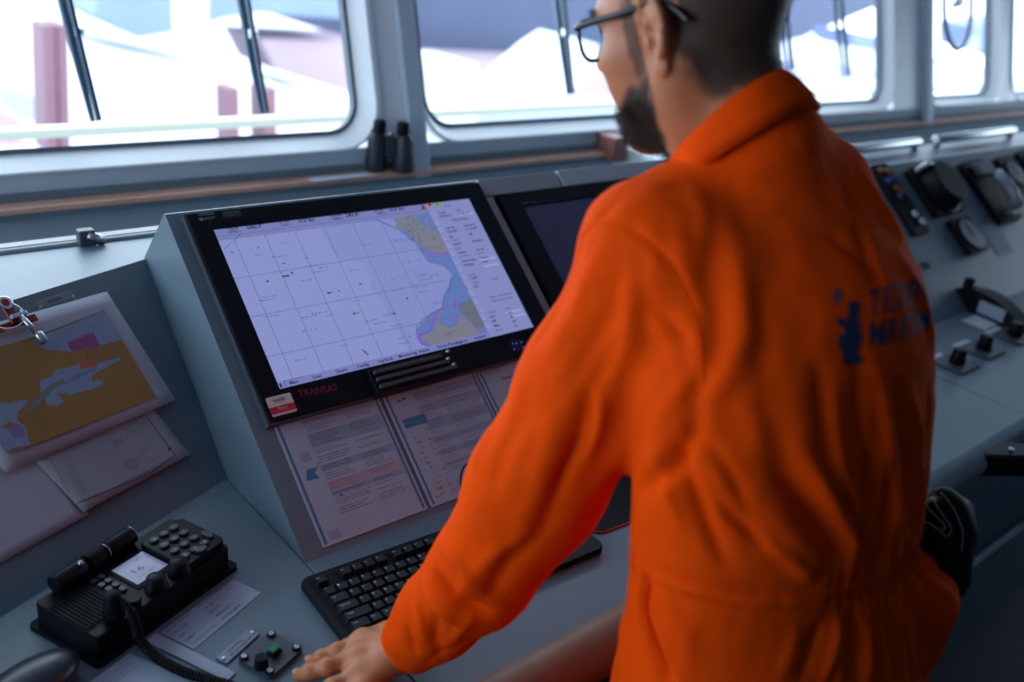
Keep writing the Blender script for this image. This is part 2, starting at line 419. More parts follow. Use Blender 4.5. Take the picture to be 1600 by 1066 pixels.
mon = thing('ecdis_monitor', 'large black framed screen lit with a lavender sea chart', 'monitor', M=PANEL @ Matrix.Translation((.34, .40, 0)))
PB = PANEL @ Matrix.Translation((0, 0, BZ))
loc = Matrix.Translation((-.34, -.40, 0))
m = MB(loc)
sx0, sx1, sy0, sy1 = .0700, .6070, .2665, .5665
mx0, mx1, my0, my1 = .036, .648, .218, .600
for a, b in (((mx0, my0, 0), (sx0, my1, BZ)), ((sx1, my0, 0), (mx1, my1, BZ)), ((sx0, my0, 0), (sx1, sy0, BZ)), ((sx0, sy1, 0), (sx1, my1, BZ))): m.box(a, b, black)
bz_ = m.build('bezel', mon)
m = MB(loc); m.prism([(mx0-.003, my0-.003), (mx1+.003, my0-.003), (mx1+.003, my1+.003), (mx0-.003, my1+.003)], 0, BZ-.006, dgrey); m.build('mounting_frame', mon)
def s2(x, y): return on(PB, 280+x/2.665, 270+y/2.665)
def s3(x, y): return on(PB, 640+x/7.25, 300+y/7.25)
def s4(x, y): return on(PB, 640+x/7.25, 420+y/7.25)
h = Sheet(loc @ Matrix.Translation((0, 0, BZ-.0028)))
xc = s2(1110, 200)[0]; xc = sx0+(sx1-sx0)*.80
yb = sy0+.013; yt = sy1-.022
h.rect(sx0, sy0, sx1, sy1, 0, c_bg)
h.rect(xc, sy0, sx1, sy1, 1, c_side); h.rect(sx0, sy0, xc, yb, 2, c_bar); h.rect(sx0, yt, xc, sy1, 2, c_bar)
def clip(p): return (min(max(p[0], sx0), xc), min(max(p[1], yb), yt))
def P2(l): return [clip(s2(*q)) for q in l]
def P4(l): return [clip(s4(*q)) for q in l]
def P3(l): return [clip(s3(*q)) for q in l]
h.poly(P2([(590, 225), (605, 260), (640, 320), (670, 365), (740, 360), (780, 380), (800, 430), (805, 480), (850, 530), (870, 590), (905, 640), (960, 745), (1010, 720), (1240, 560), (1240, 420), (1100, 160)]), 1, c_lt)
h.poly(P2([(890, 180), (920, 240), (985, 290), (1040, 370), (1100, 385), (1140, 420), (1100, 530), (1095, 560), (1050, 580), (990, 650), (1000, 700), (1050, 722), (1290, 660), (1320, 600), (1260, 480), (1225, 400), (1180, 340), (1140, 260), (1090, 160)]), 2, c_sh)
h.poly(P2([(892, 170), (905, 225), (950, 240), (1000, 300), (1070, 335), (1120, 328), (1160, 300), (1135, 280), (1080, 250), (1040, 225), (1010, 205), (985, 170), (940, 165)]), 3, c_land)
h.poly(P4([(680, 130), (700, 300), (680, 355), (560, 390), (570, 470), (640, 540), (720, 620), (780, 690), (850, 650), (910, 600), (880, 500), (780, 280)]), 4, c_land2)
h.poly(P4([(340, 480), (320, 590), (290, 690), (140, 780), (240, 860), (400, 830), (600, 780), (780, 740), (790, 700), (720, 630), (640, 550), (570, 520), (560, 620), (460, 655), (345, 605), (360, 490)]), 3, c_land)
for q, w in ((P4([(110, 740), (110, 790), (170, 850), (240, 860)]), .005), (P4([(110, 740), (180, 725), (250, 690), (270, 600), (310, 500), (370, 450), (430, 455)]), .004), (P4([(515, 340), (530, 390), (510, 450)]), .006), (P4([(600, 290), (600, 330)]), .004), (P4([(640, 170), (655, 230)]), .004), (P4([(555, 510), (550, 600)]), .0025), (P3([(190, 640), (280, 690), (380, 690), (480, 680)]), .003)): h.line(q, w, 5, c_mag)
for q in (P4([(85, 640), (80, 760), (150, 860), (230, 880)]), P4([(85, 640), (170, 560), (280, 490), (390, 430), (390, 290), (460, 230), (480, 80)]), P4([(345, 605), (450, 655), (560, 620)]), P3([(0, 360), (110, 480), (150, 700)])): h.line(q, .0012, 6, c_soft)
# depth figures and contour scribble over the shallows
for k in range(260):
    q = s2(random.uniform(900, 1270), random.uniform(190, 700))
    if sx0+.32 < q[0] < xc-.006 and yb+.006 < q[1] < yt-.004:
        a = random.uniform(0, 3.1); L_ = random.uniform(.001, .003); h.line([q, (q[0]+L_*math.cos(a), q[1]+L_*math.sin(a))], .0009, 6, random.choice((c_soft, c_soft, c_mag, c_bar)))
for k in range(70):
    q = s3(random.uniform(-60, 290), random.uniform(230, 560))
    if q[0] < xc-.008 and q[1] < yt-.003:
        a = random.uniform(.5, 1.2); L_ = random.uniform(.003, .009); h.line([q, (q[0]+L_*math.cos(a), q[1]+L_*math.sin(a))], random.uniform(.001, .003), 6, random.choice((c_grn, c_land2, c_land, c_sh)))
# graticule
gx = [s2(*q)[0] for q in ((360, 340), (490, 340), (610, 340), (735, 340), (855, 340))]
gx = [s2(292, 420)[0], s2(420, 400)[0], s2(545, 380)[0], s2(668, 365)[0], s2(790, 350)[0], s2(908, 335)[0]]
for x in gx: h.line([(x, yb), (x, yt)], .0009, 7, c_grid)
gy = [s2(180, 262)[1], s2(240, 437)[1], s2(310, 597)[1], s2(390, 760)[1]]
for y in gy: h.line([(sx0, y), (xc, y)], .0009, 7, c_grid)
for k in range(46):
    x = random.choice(gx)+random.uniform(-.003, .09); y = random.uniform(yb+.01, yt-.01)
    if x < xc-.05: h.text(random.choice(('Cap Roux', 'Cap Roux', 'Banc', 'R 12', 'Iles', 'Pte Verte', 'Rade', '57.2', '43', 'wk', '81')), (x, y), (x+random.uniform(.014, .03), y), .0030, 7, c_soft)
for a, b in ((435, 430), (470, 415), (895, 585), (950, 522), (625, 500), (435, 375), (330, 310), (220, 330), (755, 462), (530, 352), (368, 450)):
    q = s2(a, b); h.poly([(q[0]-.003, q[1]-.001), (q[0]+.004, q[1]-.001), (q[0]+.001, q[1]+.0025)], 8, c_ink if b > 400 else c_soft)
q = s2(445, 428); h.rect(q[0]-.002, q[1]-.0014, q[0]+.007, q[1]+.0014, 8, c_ink)
q = s2(735, 583); h.rect(q[0]-.005, q[1]-.001, q[0]+.008, q[1]+.001, 8, c_grn); h.circ(q[0]-.003, q[1], .0025, 8, c_grn)
q = s2(775, 745); h.line([(q[0]-.003, q[1]+.006), (q[0]+.002, q[1]-.006), (q[0]+.005, q[1]-.005), (q[0]-.003, q[1]+.006)], .0012, 8, c_ink)
for k in range(10):
    a = s2(190+k*7.5, 315-k*7); h.rect(a[0], a[1], a[0]+.0022, a[1]+.0012, 8, c_ink)
h.line([s2(815, 190), s2(850, 205), s2(915, 235)], .0012, 8, c_ink)
# top bar read-outs
def put(st, a, b, hh, m_=c_ink, L=9, F=s2, bold=True): h.text(st, F(*a), F(*b), hh*1.18, L, m_, bold)
put('HDG', (205, 236), (248, 232), .0062); put('GYRO 1', (211, 250), (260, 245), .0040); put('060.9°', (287, 233), (354, 226), .0078)
put('STW', (420, 208), (462, 204), .0062); put('LOG 1', (428, 220), (466, 216), .0038); put('0.0 kn', (500, 205), (567, 199), .0075)
put('COG', (632, 182), (675, 178), .0060); put('WMRG 1', (640, 195), (690, 190), .0036); put('240.4°', (697, 184), (756, 177), .0076)
put('SOG', (812, 160), (850, 156), .0060); put('WMRG 1', (824, 172), (866, 167), .0034); put('0.0 kn', (882, 158), (940, 152), .0068)
q = s3(155, 160); h.poly([(q[0]-.006, q[1]-.006), (q[0]+.006, q[1]-.006), (q[0], q[1]+.006)], 9, c_red)
q = s3(232, 140); h.rect(q[0]-.005, q[1]-.005, q[0]+.005, q[1]+.005, 9, c_yel); h.circ(q[0], q[1], .0038, 10, c_red)
q = s3(318, 130); h.rect(q[0]-.005, q[1]-.006, q[0]+.006, q[1]+.006, 9, c_lime); h.rect(q[0]-.001, q[1]-.004, q[0]+.001, q[1]+.004, 10, c_grn)
# bottom menu
for i, w_ in enumerate(('Main', 'Dual', 'Charts', 'Config', 'Log Book', 'Monitoring', 'Adjust', 'Route Planning', 'Logbook', 'General')):
    x = sx0+.020+i*.0415; h.text(w_, (x, sy0+.004), (x+.0048*len(w_)*.78, sy0+.004), .0056, 9, c_ink, True)
h.rect(sx0+.003, sy0+.003, sx0+.006, sy0+.010, 9, c_ink); h.line([(sx0+.012, sy0+.002), (sx0+.012, yb-.001), (sx0+.048, yb-.001)], .0007, 9, c_ink)
# side panel
sw_ = sx1-xc; h.rect(xc+.004, sy1-.016, sx1-.004, sy1-.0155, 3, c_bar); h.rect(xc, sy0, xc+.012, sy1, 3, c_side)
for k in range(15):
    y = sy1-.026-k*.0178; h.rect(xc+.002, y-.0045, xc+.010, y+.0045, 4, c_wh); h.line([(xc+.004, y-.002), (xc+.006, y+.0025), (xc+.008, y-.001)], .0012, 5, c_soft if k % 3 else c_ink)
for y, parts in ((.012, ('Ship',)), (.026, ('Local', 'UTC')), (.034, ('12:04:31', '11.05.17')), (.046, ('WGS 84 datum',)), (.062, ('LAT 43', 'N 05.612')), (.070, ('LON 007', 'E 12.448')), (.082, ('PS', 'off')), (.090, ('Track', '')), (.098, ('Layers', 'Standard')), (.108, ('Base', '')), (.118, ('Safety', 'On air')), (.126, ('Contour', '30 m')), (.137, ('Ahead time', 'Vector')), (.146, ('Display', 'mode')), (.168, ('Scale', '')), (.176, ('1:250', '')), (.186, ('Chart', '17:48')), (.194, ('ENC', '')), (.222, ('Best scale chart',)), (.231, ('Show info panel',)), (.252, ('Target', 'list')), (.262, ('ARPA', 'AIS')), (.271, ('VRM', 'EBL')), (.281, ('ERBL', 'LOP')), (.291, ('Event', 'MOB'))):
    x = xc+.019
    if len(parts) == 1: x = xc+.042
    for p_ in parts:
        if p_: h.text(p_, (x, sy1-y), (x+.0034*len(p_), sy1-y), .0046, 5, c_ink if int(y*1000) % 3 else c_soft, True)
        x += .045
for y in (.030, .135, .150, .255, .265): h.rect(xc+.062, sy1-y-.006, sx1-.006, sy1-y-.001, 4, c_wh)
h.build('chart_display', mon)
# lettering, sticker, keys on the bezel
def b2(x, y): return on(PB, 280+x/2.665, 270+y/2.665)
white_l = mat('bezel_lettering', (.22, .24, .28), .5)
def bz_sheet(): return Sheet(loc @ Matrix.Translation((0, 0, BZ+.0001)))
k = bz_sheet(); k.text('TRANSAS', b2(78, 181), b2(148, 174), .0058, 1, white_l, True); k.circ(*b2(92, 194), .0034, 1, white_l); k.text('007577', b2(104, 196), b2(152, 191), .0044, 1, white_l, True); k.build('maker_lettering', bz_)
lab = mat('label_film', (.02, .03, .03), .3); q = b2(218, 172); k = bz_sheet(); k.rect(q[0]-.016, q[1]-.006, q[0]+.017, q[1]+.006, 1, lab); k.text('multi function display', b2(184, 171), b2(246, 164), .0028, 2, white_l); k.text('type 3', b2(206, 180), b2(226, 178), .0024, 2, white_l); k.build('type_label', bz_)
k = bz_sheet(); k.text('TRANSAS', b2(500, 935), b2(662, 905), .0115, 1, mat('bezel_red_lettering', (.22, .004, .02), .4), True); k.build('brand_lettering', bz_, label='dark red lettering on the lower frame')
q = b2(1405, 718); k = bz_sheet(); k.rect(q[0]-.015, q[1]-.010, q[0]+.017, q[1]+.010, 0, mat('touch_pad', (.012, .010, .05), .2))
for a in ((1390, 712), (1404, 710), (1425, 707), (1395, 735), (1432, 728)): k.circ(*b2(*a), .0013, 1, E_('led_blue', (.10, .09, .9), 1.2), 8)
k.build('touch_pad', bz_, label='dark touch pad with tiny blue lights')
k = bz_sheet(); k.circ(*b2(1503, 683), .0022, 1, E_('led_green', (.02, .30, .12), .6), 10); k.build('power_light', bz_)
k = Sheet(loc @ Matrix.Translation((0, 0, BZ+.0004)))
qa = b2(383, 945); qw, qh = .043, .031
cr, cw_ = mat('sticker_red', (.50, .01, .05), .4), mat('sticker_white', (.62, .60, .58), .45)
q0 = b2(390, 1018)
x0_, y0_ = q0[0]-.0008, q0[1]-.0005
k.poly(rrect(x0_, y0_, x0_+qw, y0_+qh+.002, .003), 0, cw_); k.rect(x0_, y0_+.004, x0_+qw, y0_+.0155, 1, cr)
k.text('TRANSTEX', (x0_+.010, y0_+.0225), (x0_+.031, y0_+.0225), .0052, 2, ink, True); k.text('www service line', (x0_+.011, y0_+.0195), (x0_+.029, y0_+.0195), .0012, 2, inkg)
k.text('Thrane', (x0_+.013, y0_+.0105), (x0_+.030, y0_+.0105), .0028, 2, cw_, True); k.text('service centre', (x0_+.014, y0_+.0078), (x0_+.030, y0_+.0078), .0014, 2, cw_)
k.text('tested and approved by the authority', (x0_+.003, y0_+.0016), (x0_+.040, y0_+.0016), .0013, 2, ink)
k.build('sticker', bz_, label='white sticker with a red band')
# slotted tray hanging under the middle of the frame
m = MB(loc); a0 = b2(795, 880); a1 = b2(1135, 815)
xL = a0[0]; xR = a1[0]+.004
m.box((xL, my0-.004, .004), (xR, my0+.040, BZ+.012), black, bev=.002)
for j in range(3): m.box((xL+.006, my0+.002+j*.013, BZ+.010), (xR-.004-.01*j, my0+.009+j*.013, BZ+.019), dgrey, bev=.0015)
for j, dx in enumerate((.0, .006, .0)): m.cyl((xR-.012-dx, my0+.010+j*.013, BZ+.016), (xR-.006-dx, my0+.010+j*.013, BZ+.018), .003, steel, n=10)
m.build('key_tray', mon)

mo2 = thing('radar_monitor', 'dark switched off screen in a black frame right of the lit chart screen', 'monitor', M=PANEL @ Matrix.Translation((.98, .38, 0)))
loc2 = Matrix.Translation((-.98, -.38, 0)); nx0, nx1, ny0, ny1 = .682, 1.29, .19, .567
ux0, ux1, uy0, uy1 = .733, 1.245, .235, .532
m = MB(loc2)
for a, b in (((nx0, ny0, 0), (ux0, ny1, .020)), ((ux1, ny0, 0), (nx1, ny1, .020)), ((ux0, ny0, 0), (ux1, uy0, .020)), ((ux0, uy1, 0), (ux1, ny1, .020))): m.box(a, b, black)
m.build('bezel', mo2)
MB(loc2).box((ux0, uy0, .012), (ux1, uy1, .0165), mat('dark_glass_with_glow', (.012, .012, .035), .18, emit=(.03, .03, .09), es=.25)).build('screen', mo2)  # faint blue glow put into the glass, though the screen is off
k = Sheet(loc2 @ Matrix.Translation((0, 0, .0202))); k.text('HEADING RADAR', (ux0+.002, uy1+.006), (ux0+.040, uy1+.006), .003, 0, white_l); k.build('bezel_print', mo2)
# steel trim plates round it
t = thing('trim_plate', 'grey steel trim strip above the dark screen, left of two', 'trim', M=PANEL @ Matrix.Translation((.76, .59, 0)))
MB(Matrix.Translation((-.76, -.59, 0))).box((.656, .5705, 0), (.876, .612, .014), steel if False else mat('trim_paint', (.30, .34, .37), .4, noise=.1), bev=.0015).build('plate', t)
MB(Matrix.Translation((-.76, -.59, 0))).box((.656, .20, 0), (.676, .570, .012), MATS['trim_paint'], bev=.0015).build('upright_strip', t)
t['label'] = 'grey steel trim between the two screens, running over the left of the dark one'
t = thing('trim_plate', 'grey steel trim strip above the right part of the dark screen, behind the shoulder', 'trim', M=PANEL @ Matrix.Translation((1.1, .59, 0)))
MB(Matrix.Translation((-1.1, -.59, 0))).box((.880, .5705, 0), (1.30, .612, .016), mat('trim_paint_light', (.42, .46, .52), .4, noise=.1), bev=.0015).build('plate', t)

# ------------------------------------------------------------------ laminated guides under the screen
blue_b = mat('print_blue', (.045, .18, .36), .5); band = mat('print_band', (.25, .33, .47), .6); purp = mat('print_purple', (.13, .11, .24), .6); pk = mat('print_pink', (.36, .34, .45), .6); pbase = mat('guide_paper', (.35, .43, .55), .45, noise=.04); lamn = mat('laminate_edge', (.42, .50, .58), .15)
ptxt = mat('guide_print', (.045, .05, .11), .6)
def guide(name, label, x0, w, kind, y0=.012, y1=.262):
    O = PANEL @ Matrix.Translation((x0, y0, .0012)); t = thing(name, label, 'paper guide', M=O, group='laminated guides under the screen')
    H = y1-y0
    MB().box((0, 0, 0), (w, H, .0012), lamn).build('laminate', t)
    s = Sheet(Matrix.Translation((0, 0, .0014)))
    s.rect(.003, .003, w-.003, H-.001, 0, pbase); s.rect(.004, .003, .0085, H-.001, 1, blue_b)
    if kind < 3: s.rect(w-.0085, .003, w-.004, H-.001, 1, blue_b)
    if kind == 1:
        s.rect(.016, H-.035, w-.009, H-.027, 1, purp); s.rect(w*.60, H-.035, w*.602, H-.027, 2, pbase)
        y = H-.032
        rows = [(3, 0), (1, 1), (3, 0), (5, 1), (2, 0), (3, 0), (2, 1), (3, 0), (3, 2), (1, 1), (3, 0), (3, 0)]
        for i, (n_, c) in enumerate(rows):
            hh = .0042*n_+.004
            if y-hh < .008: break
            if c: s.rect(.045, y-hh, w-.010, y, 1, band if c == 1 else pk)
            for j in range(n_):
                yy = y-.0042*(j+1); e = random.uniform(.45, .58)*w
                s.text(greek(random.randint(5, 7)), (.048, yy), (e, yy), .0025, 2, ptxt if c < 2 else redp)
                if j < 3 and random.random() < .8: s.text(greek(4), (w*.63, yy), (w*random.uniform(.80, .93), yy), .0025, 2, ptxt if c < 2 else redp)
            y -= hh
        s.line([(.028, H-.045), (.031, H-.041), (.034, H-.045), (.031, H-.049), (.028, H-.045)], .0008, 2, ink)
        q = (.016, .105); s.poly([q, (.022, .122), (.040, .122), (.033, .114), (.038, .104)], 2, blue_b)
        s.line([(.034, .116), (.040, .119), (.044, .126), (.050, .127)], .0006, 3, ink)
        s.rect(.020, .135, .038, .150, 2, band); s.circ(.060, .068, .0017, 3, ink, 8); s.rect(.014, .006, .034, .020, 2, band)
        for j in range(22): s.circ(random.uniform(.016, .042), random.uniform(.03, .19), .0006, 2, ptxt, 6)
    elif kind == 2:
        y = H-.034
        for i in range(14):
            n_ = random.randint(1, 4); hh = .0045*n_+.003
            if y-hh < .03: break
            if i % 2 == 0: s.rect(.055, y-hh, w-.009, y, 1, band)
            for j in range(n_):
                yy = y-.0042*(j+1); s.text(greek(3), (.060, yy), (w*random.uniform(.42, .5), yy), .0025, 2, ptxt)
                if random.random() < .7: s.text(greek(5), (w*.55, yy), (w*random.uniform(.75, .92), yy), .0025, 2, ptxt)
            y -= hh
        s.rect(.016, .139, .062, .156, 2, blue_b); s.rect(.017, .147, .061, .1473, 3, pbase); s.rect(.038, .139, .0382, .147, 3, pbase)
        s.rect(.012, H-.040, .048, H-.024, 1, pk); s.rect(.022, .188, .030, .1905, 2, ink); s.rect(.033, .190, .041, .1925, 2, ink)
        for j in range(13):
            yy = .128-.0095*j
            for xx in (.025, .030, .048, .053):
                if random.random() < .75: s.rect(xx, yy, xx+random.uniform(.001, .0025), yy+random.uniform(.0015, .004), 2, random.choice((ptxt, ink, redp)))
        s.text('Aids', (.014, .012), (.022, .012), .003, 2, ink)
        s.rect(.022, .022, .036, .028, 1, mat('print_ochre', (.42, .34, .28), .6))
    else:
        s.text('ECDIS legend', (.030, H-.050), (.075, H-.050), .004, 2, ptxt); s.text('Quick Reference', (.045, H-.075), (.11, H-.075), .005, 2, ink, True); s.rect(.012, H-.058, .05, H-.044, 1, band)
        for j in range(20): s.text(greek(5), (.03, H-.10-j*.006), (random.uniform(.10, .17), H-.10-j*.006), .002, 2, ptxt)
    s.build('print', t)
guide('laminated_guide', 'laminated text guide with red note lines, leftmost under the lit screen', .046, .192, 1)
guide('laminated_guide', 'laminated symbol guide with a blue block, second from the left under the screen', .246, .198, 2)
guide('laminated_guide', 'laminated guide with a short heading, third, half hidden by the sleeve', .449, .198, 3)
# small ring of wire lying over the second guide
p = [PANEL @ Vector((*on(PANEL, a, b, .01), .010)) for a, b in ((760, 745), (740, 726), (728, 727), (721, 740), (720, 758), (724, 773), (735, 790), (760, 815), (800, 835))]
def smooth(pts, n=6):
    pts = [Vector(q) for q in pts]; out = []
    for i in range(len(pts)-1):
        p0, p1, p2, p3 = pts[max(i-1, 0)], pts[i], pts[i+1], pts[min(i+2, len(pts)-1)]
        for k in range(n):
            t = k/n; out.append(.5*((2*p1)+(p2-p0)*t+(2*p0-5*p1+4*p2-p3)*t*t+(3*p1-p0-3*p2+p3)*t**3))
    return out+[pts[-1]]
p = p[:-2] + [PANEL @ Vector((.46, .01, .006)), Vector((.50, .0, .004)), Vector((.52, -.05, .004))]
prop(MB().tube(smooth(p), .0016, black, 8).build('mouse_cable'), 'thin black cable looping over the laminated guide beside the sleeve', 'cable')

# ------------------------------------------------------------------ left console: map, papers, name plate, clamp
tanm = mat('map_land', (.33, .19, .05), .55, noise=.05); sea = mat('map_sea', (.26, .35, .52), .55, noise=.05); mag = mat('map_magenta', (.35, .08, .27), .55); salm = mat('map_salmon', (.50, .14, .10), .55); grn = mat('map_green_grey', (.20, .25, .22), .55)
def lpm(o=0): return LPANEL @ Matrix.Translation((0, 0, o))
def c3(x, y, o=.004): return on(LPANEL, x/3.807, 420+y/3.807, o)
def curled(name, label, corners, z, m, lift, parent=None, nx=14, ny=10):
    """a sheet of paper: corners (bl, br, tr, tl) on the panel, lifted by lift(s, t)"""
    t = thing(name, label, 'paper', M=LPANEL @ Matrix.Translation((corners[0][0], corners[0][1], 0)))
    ox, oy = corners[0]; bm = bmesh.new(); g = []
    for j in range(ny+1):
        r = []
        for i in range(nx+1):
            a, b = i/nx, j/ny
            q = [(corners[0][k]*(1-a)+corners[1][k]*a)*(1-b) + (corners[3][k]*(1-a)+corners[2][k]*a)*b for k in (0, 1)]
            r.append(bm.verts.new((q[0]-ox, q[1]-oy, z+lift(a, b))))
        g.append(r)
    for j in range(ny):
        for i in range(nx): bm.faces.new((g[j][i], g[j][i+1], g[j+1][i+1], g[j+1][i])).smooth = True
    me = bpy.data.meshes.new('sheet'); bm.to_mesh(me); bm.free(); me.materials.append(m)
    o = bpy.data.objects.new('sheet', me); COL.objects.link(o); o.parent = t
    sm = o.modifiers.new('thick', 'SOLIDIFY'); sm.thickness = .0004; sm.offset = -1
    return t, (ox, oy)
def drape(o, lift, zfun):
    """lay flat artwork onto a curled sheet"""
    for v in o.data.vertices: v.co.z += zfun(v.co.x, v.co.y)
c_bl, c_br, c_tr, c_tl = (-.305, .166), (-.008, .154), (.002, .368), (-.295, .380)
# sheets lying beneath
t, o_ = curled('blank_paper', 'plain white sheet at the far left, lowest of the clipped papers', [(-.47, .062), (-.235, .060), (-.235, .20), (-.47, .20)], .0015, paper, lambda a, b: .004*(1-b)*a)
t, o_ = curled('wiring_diagram', 'crumpled grey sheet with a wiring diagram under the colour map', [(-.243, .066), (-.040, .064), (-.052, .20), (-.262, .20)], .006, paper2,
               lambda a, b: .0035*(1-b)**2*(1+.6*math.sin(9*a)) + .001*math.sin(23*a+7*b))
zf = lambda x, y: 0
s = Sheet(Matrix.Translation((-o_[0], -o_[1], .0115)))
def c7(x, y): return on(LPANEL, x/5.33, 620+y/5.33, .011)
s.line([c7(640, 890), c7(1250, 640), c7(1460, 490), c7(1220, 170)], .0012, 1, ink)
s.line([c7(690, 865), c7(1230, 625), c7(1440, 490)], .0005, 1, inkg); s.circ(*c7(1410, 438), .0026, 2, ink)
for a, b, n_ in ((920, 370, 5), (1030, 540, 7)):
    for j in range(n_): q = c7(a+j*6, b+j*13); q2 = c7(a+90+j*6, b+j*13-28); s.text(greek(2), q, q2, .0018, 1, ink)
for a, b in ((1080, 330), (1180, 480), (1090, 230), (1190, 260), (1240, 380), (1240, 560)):
    q = c7(a, b); s.line([q, (q[0]+.010, q[1]), (q[0]+.010, q[1]+.007), (q[0], q[1]+.007), q], .0006, 1, inkg); s.line([q, (q[0]-.016, q[1]-.004), (q[0]-.016, q[1]-.010)], .0006, 1, inkg)
    s.line([(q[0]+.01, q[1]+.004), (q[0]+.022, q[1]+.004), (q[0]+.022, q[1]-.01)], .0006, 1, inkg)
for k_ in range(3): s.text(greek(5), c7(480+k_*40, 470), c7(690+k_*25, 830), .0028, 1, inkg)
s.text('TECHNICAL DRAWING', c7(410, 520), c7(560, 800), .004, 1, inkg)
s.build('print', t)
# the colour map
lift = lambda a, b: .004 + .010*(1-b)**2*a
t, o_ = curled('harbour_map', 'white sheet printed with a brown and blue harbour map, clipped on the left console', [c_bl, c_br, c_tr, c_tl], .010, paper, lambda a, b: .004*(1-b)*a)
s = Sheet(Matrix.Translation((-o_[0], -o_[1], .0150)))
M3 = lambda l: [c3(*q, .0145) for q in l]
lft = -.29
s.poly([(lft, c3(0, 460)[1]), *M3([(200, 405), (620, 248), (930, 765), (170, 1060)]), (lft, .19)], 0, tanm)
s.poly(M3([(200, 420), (620, 250), (730, 420), (590, 460), (420, 495), (270, 480), (215, 455)]), 1, sea)
s.poly(M3([(400, 440), (555, 380), (595, 460), (425, 495)]), 2, mag); s.poly(M3([(470, 565), (570, 550), (580, 585), (475, 600)]), 5, salm)
s.poly(M3([(235, 700), (240, 665), (310, 640), (330, 605), (420, 585), (480, 560), (580, 565), (710, 530), (720, 540), (600, 605), (545, 640), (545, 670), (610, 665), (615, 690), (540, 720), (440, 745), (380, 790), (340, 818), (280, 810), (265, 770), (290, 745), (240, 740)]), 2, sea)
s.poly(M3([(335, 745), (400, 740), (410, 770), (375, 785)]), 3, tanm)
s.poly(M3([(380, 680), (480, 620), (560, 590), (580, 605), (470, 650), (390, 690)]), 3, mat('map_blue', (.20, .27, .50), .55)); s.poly(M3([(240, 740), (300, 690), (380, 650), (385, 680), (310, 720), (270, 770), (220, 820), (165, 850), (160, 830)]), 4, grn)
s.poly([(lft, c3(0, 800)[1]), *M3([(0, 800), (60, 800), (155, 778), (160, 800), (110, 850), (100, 900), (150, 940), (180, 1050), (80, 1066)]), (lft, .19)], 2, sea)
s.poly(M3([(40, 950), (90, 920), (140, 950), (150, 1000), (80, 1010)]), 3, mat('map_violet', (.25, .20, .42), .55)); s.poly(M3([(10, 940), (60, 910), (85, 930), (40, 955)]), 4, tanm)
for a, b in ((520, 455), (520, 580), (440, 640), (430, 655), (625, 665), (400, 770), (340, 630), (190, 675), (180, 880), (220, 912), (230, 940), (540, 515), (600, 500), (730, 525), (530, 355), (480, 405)):
    q = c3(a, b, .0145); s.text(greek(1)[:6], q, (q[0]+.012, q[1]+.0004), .0016, 6, ink)
for j in range(8): s.text(greek(3), (-.222, .312-j*.005), (-.185+random.uniform(-.01, .004), .312-j*.005), .0014, 6, inkg)
s.line(M3([(515, 490), (505, 510), (520, 530), (510, 548)]), .0007, 6, ink)
s.line(M3([(200, 408), (620, 250)]), .0006, 6, inkg)
s.build('print', t)
# name plate
pm = mat('name_plate_metal', (.20, .23, .27), .4, metal=.3)
t = thing('name_plate', 'small engraved metal name plate with two screws above the colour map', 'name plate', M=LPANEL @ Matrix.Translation((-.080, .381, 0)))
m = MB(); m.box((-.033, -.010, 0), (.033, .010, .0015), pm, bev=.0004); m.build('plate', t)
s = Sheet(Matrix.Translation((0, 0, .0016))); s.text('EXTINX', (-.013, .0012), (.010, .0012), .0048, 0, ink, True); s.text('FIX HORN CONTROL PANEL', (-.025, -.0065), (.024, -.0065), .0036, 0, ink); s.build('engraving', t)
for x in (-.029, .029): MB().cyl((x, -.001*0, .0012), (x, 0, .0032), .0022, steel, n=12).build('screw', t)
# spring clamp with ring and tube key
t = thing('hook_clamp', 'red and chrome clamp with a ring gripping the papers at the left edge', 'clamp', M=LPANEL @ Matrix.Translation((-.17, .365, .016)))
m = MB(); m.box((-.075, -.009, 0), (.034, .003, .004), red, bev=.0015); m.build('jaw', t)
m = MB(); R_ = lambda a, r=.021: (-.012+r*math.cos(a)*1.25, .010+r*math.sin(a), .010)
m.tube([R_(k*2*math.pi/28) for k in range(28)], .0022, chrome, 10, closed=True); m.build('ring', t)
m = MB(); m.lathe([(.0030, 0), (.0090, 0), (.0090, .004), (.0065, .007), (.0045, .0075), (.0030, .0072)], red, Matrix.Translation((-.002, .030, .006))); m.box((-.009, -.004, .004), (.006, .026, .010), red, bev=.002)
m.build('eyelet', t)
m = MB(); m.lathe([(.0088, 0), (.0108, 0), (.0108, .003), (.0088, .003)], chrome, Matrix.Translation((-.002, .030, .010))); m.build('eyelet_rim', t)
t = thing('tube_key', 'silver square socket key hanging from the ring of the clamp', 'key', M=LPANEL @ Matrix.Translation((-.165, .360, .030)))
m = MB(); m.box((-.014, .006, -.006), (.012, .013, .002), steel, bev=.001); m.build('bow', t)
m = MB(); m.cyl((.001, .008, -.002), (.010, -.028, -.004), .0045, steel, n=16); m.build('shaft', t)
m = MB(); m.cyl((.0095, -.026, -.004), (.013, -.042, -.005), .0070, steel, n=20, bev=.001); m.cyl((.0128, -.0414, -.005), (.0132, -.0424, -.005), .0050, blackm, n=16); m.build('socket', t)

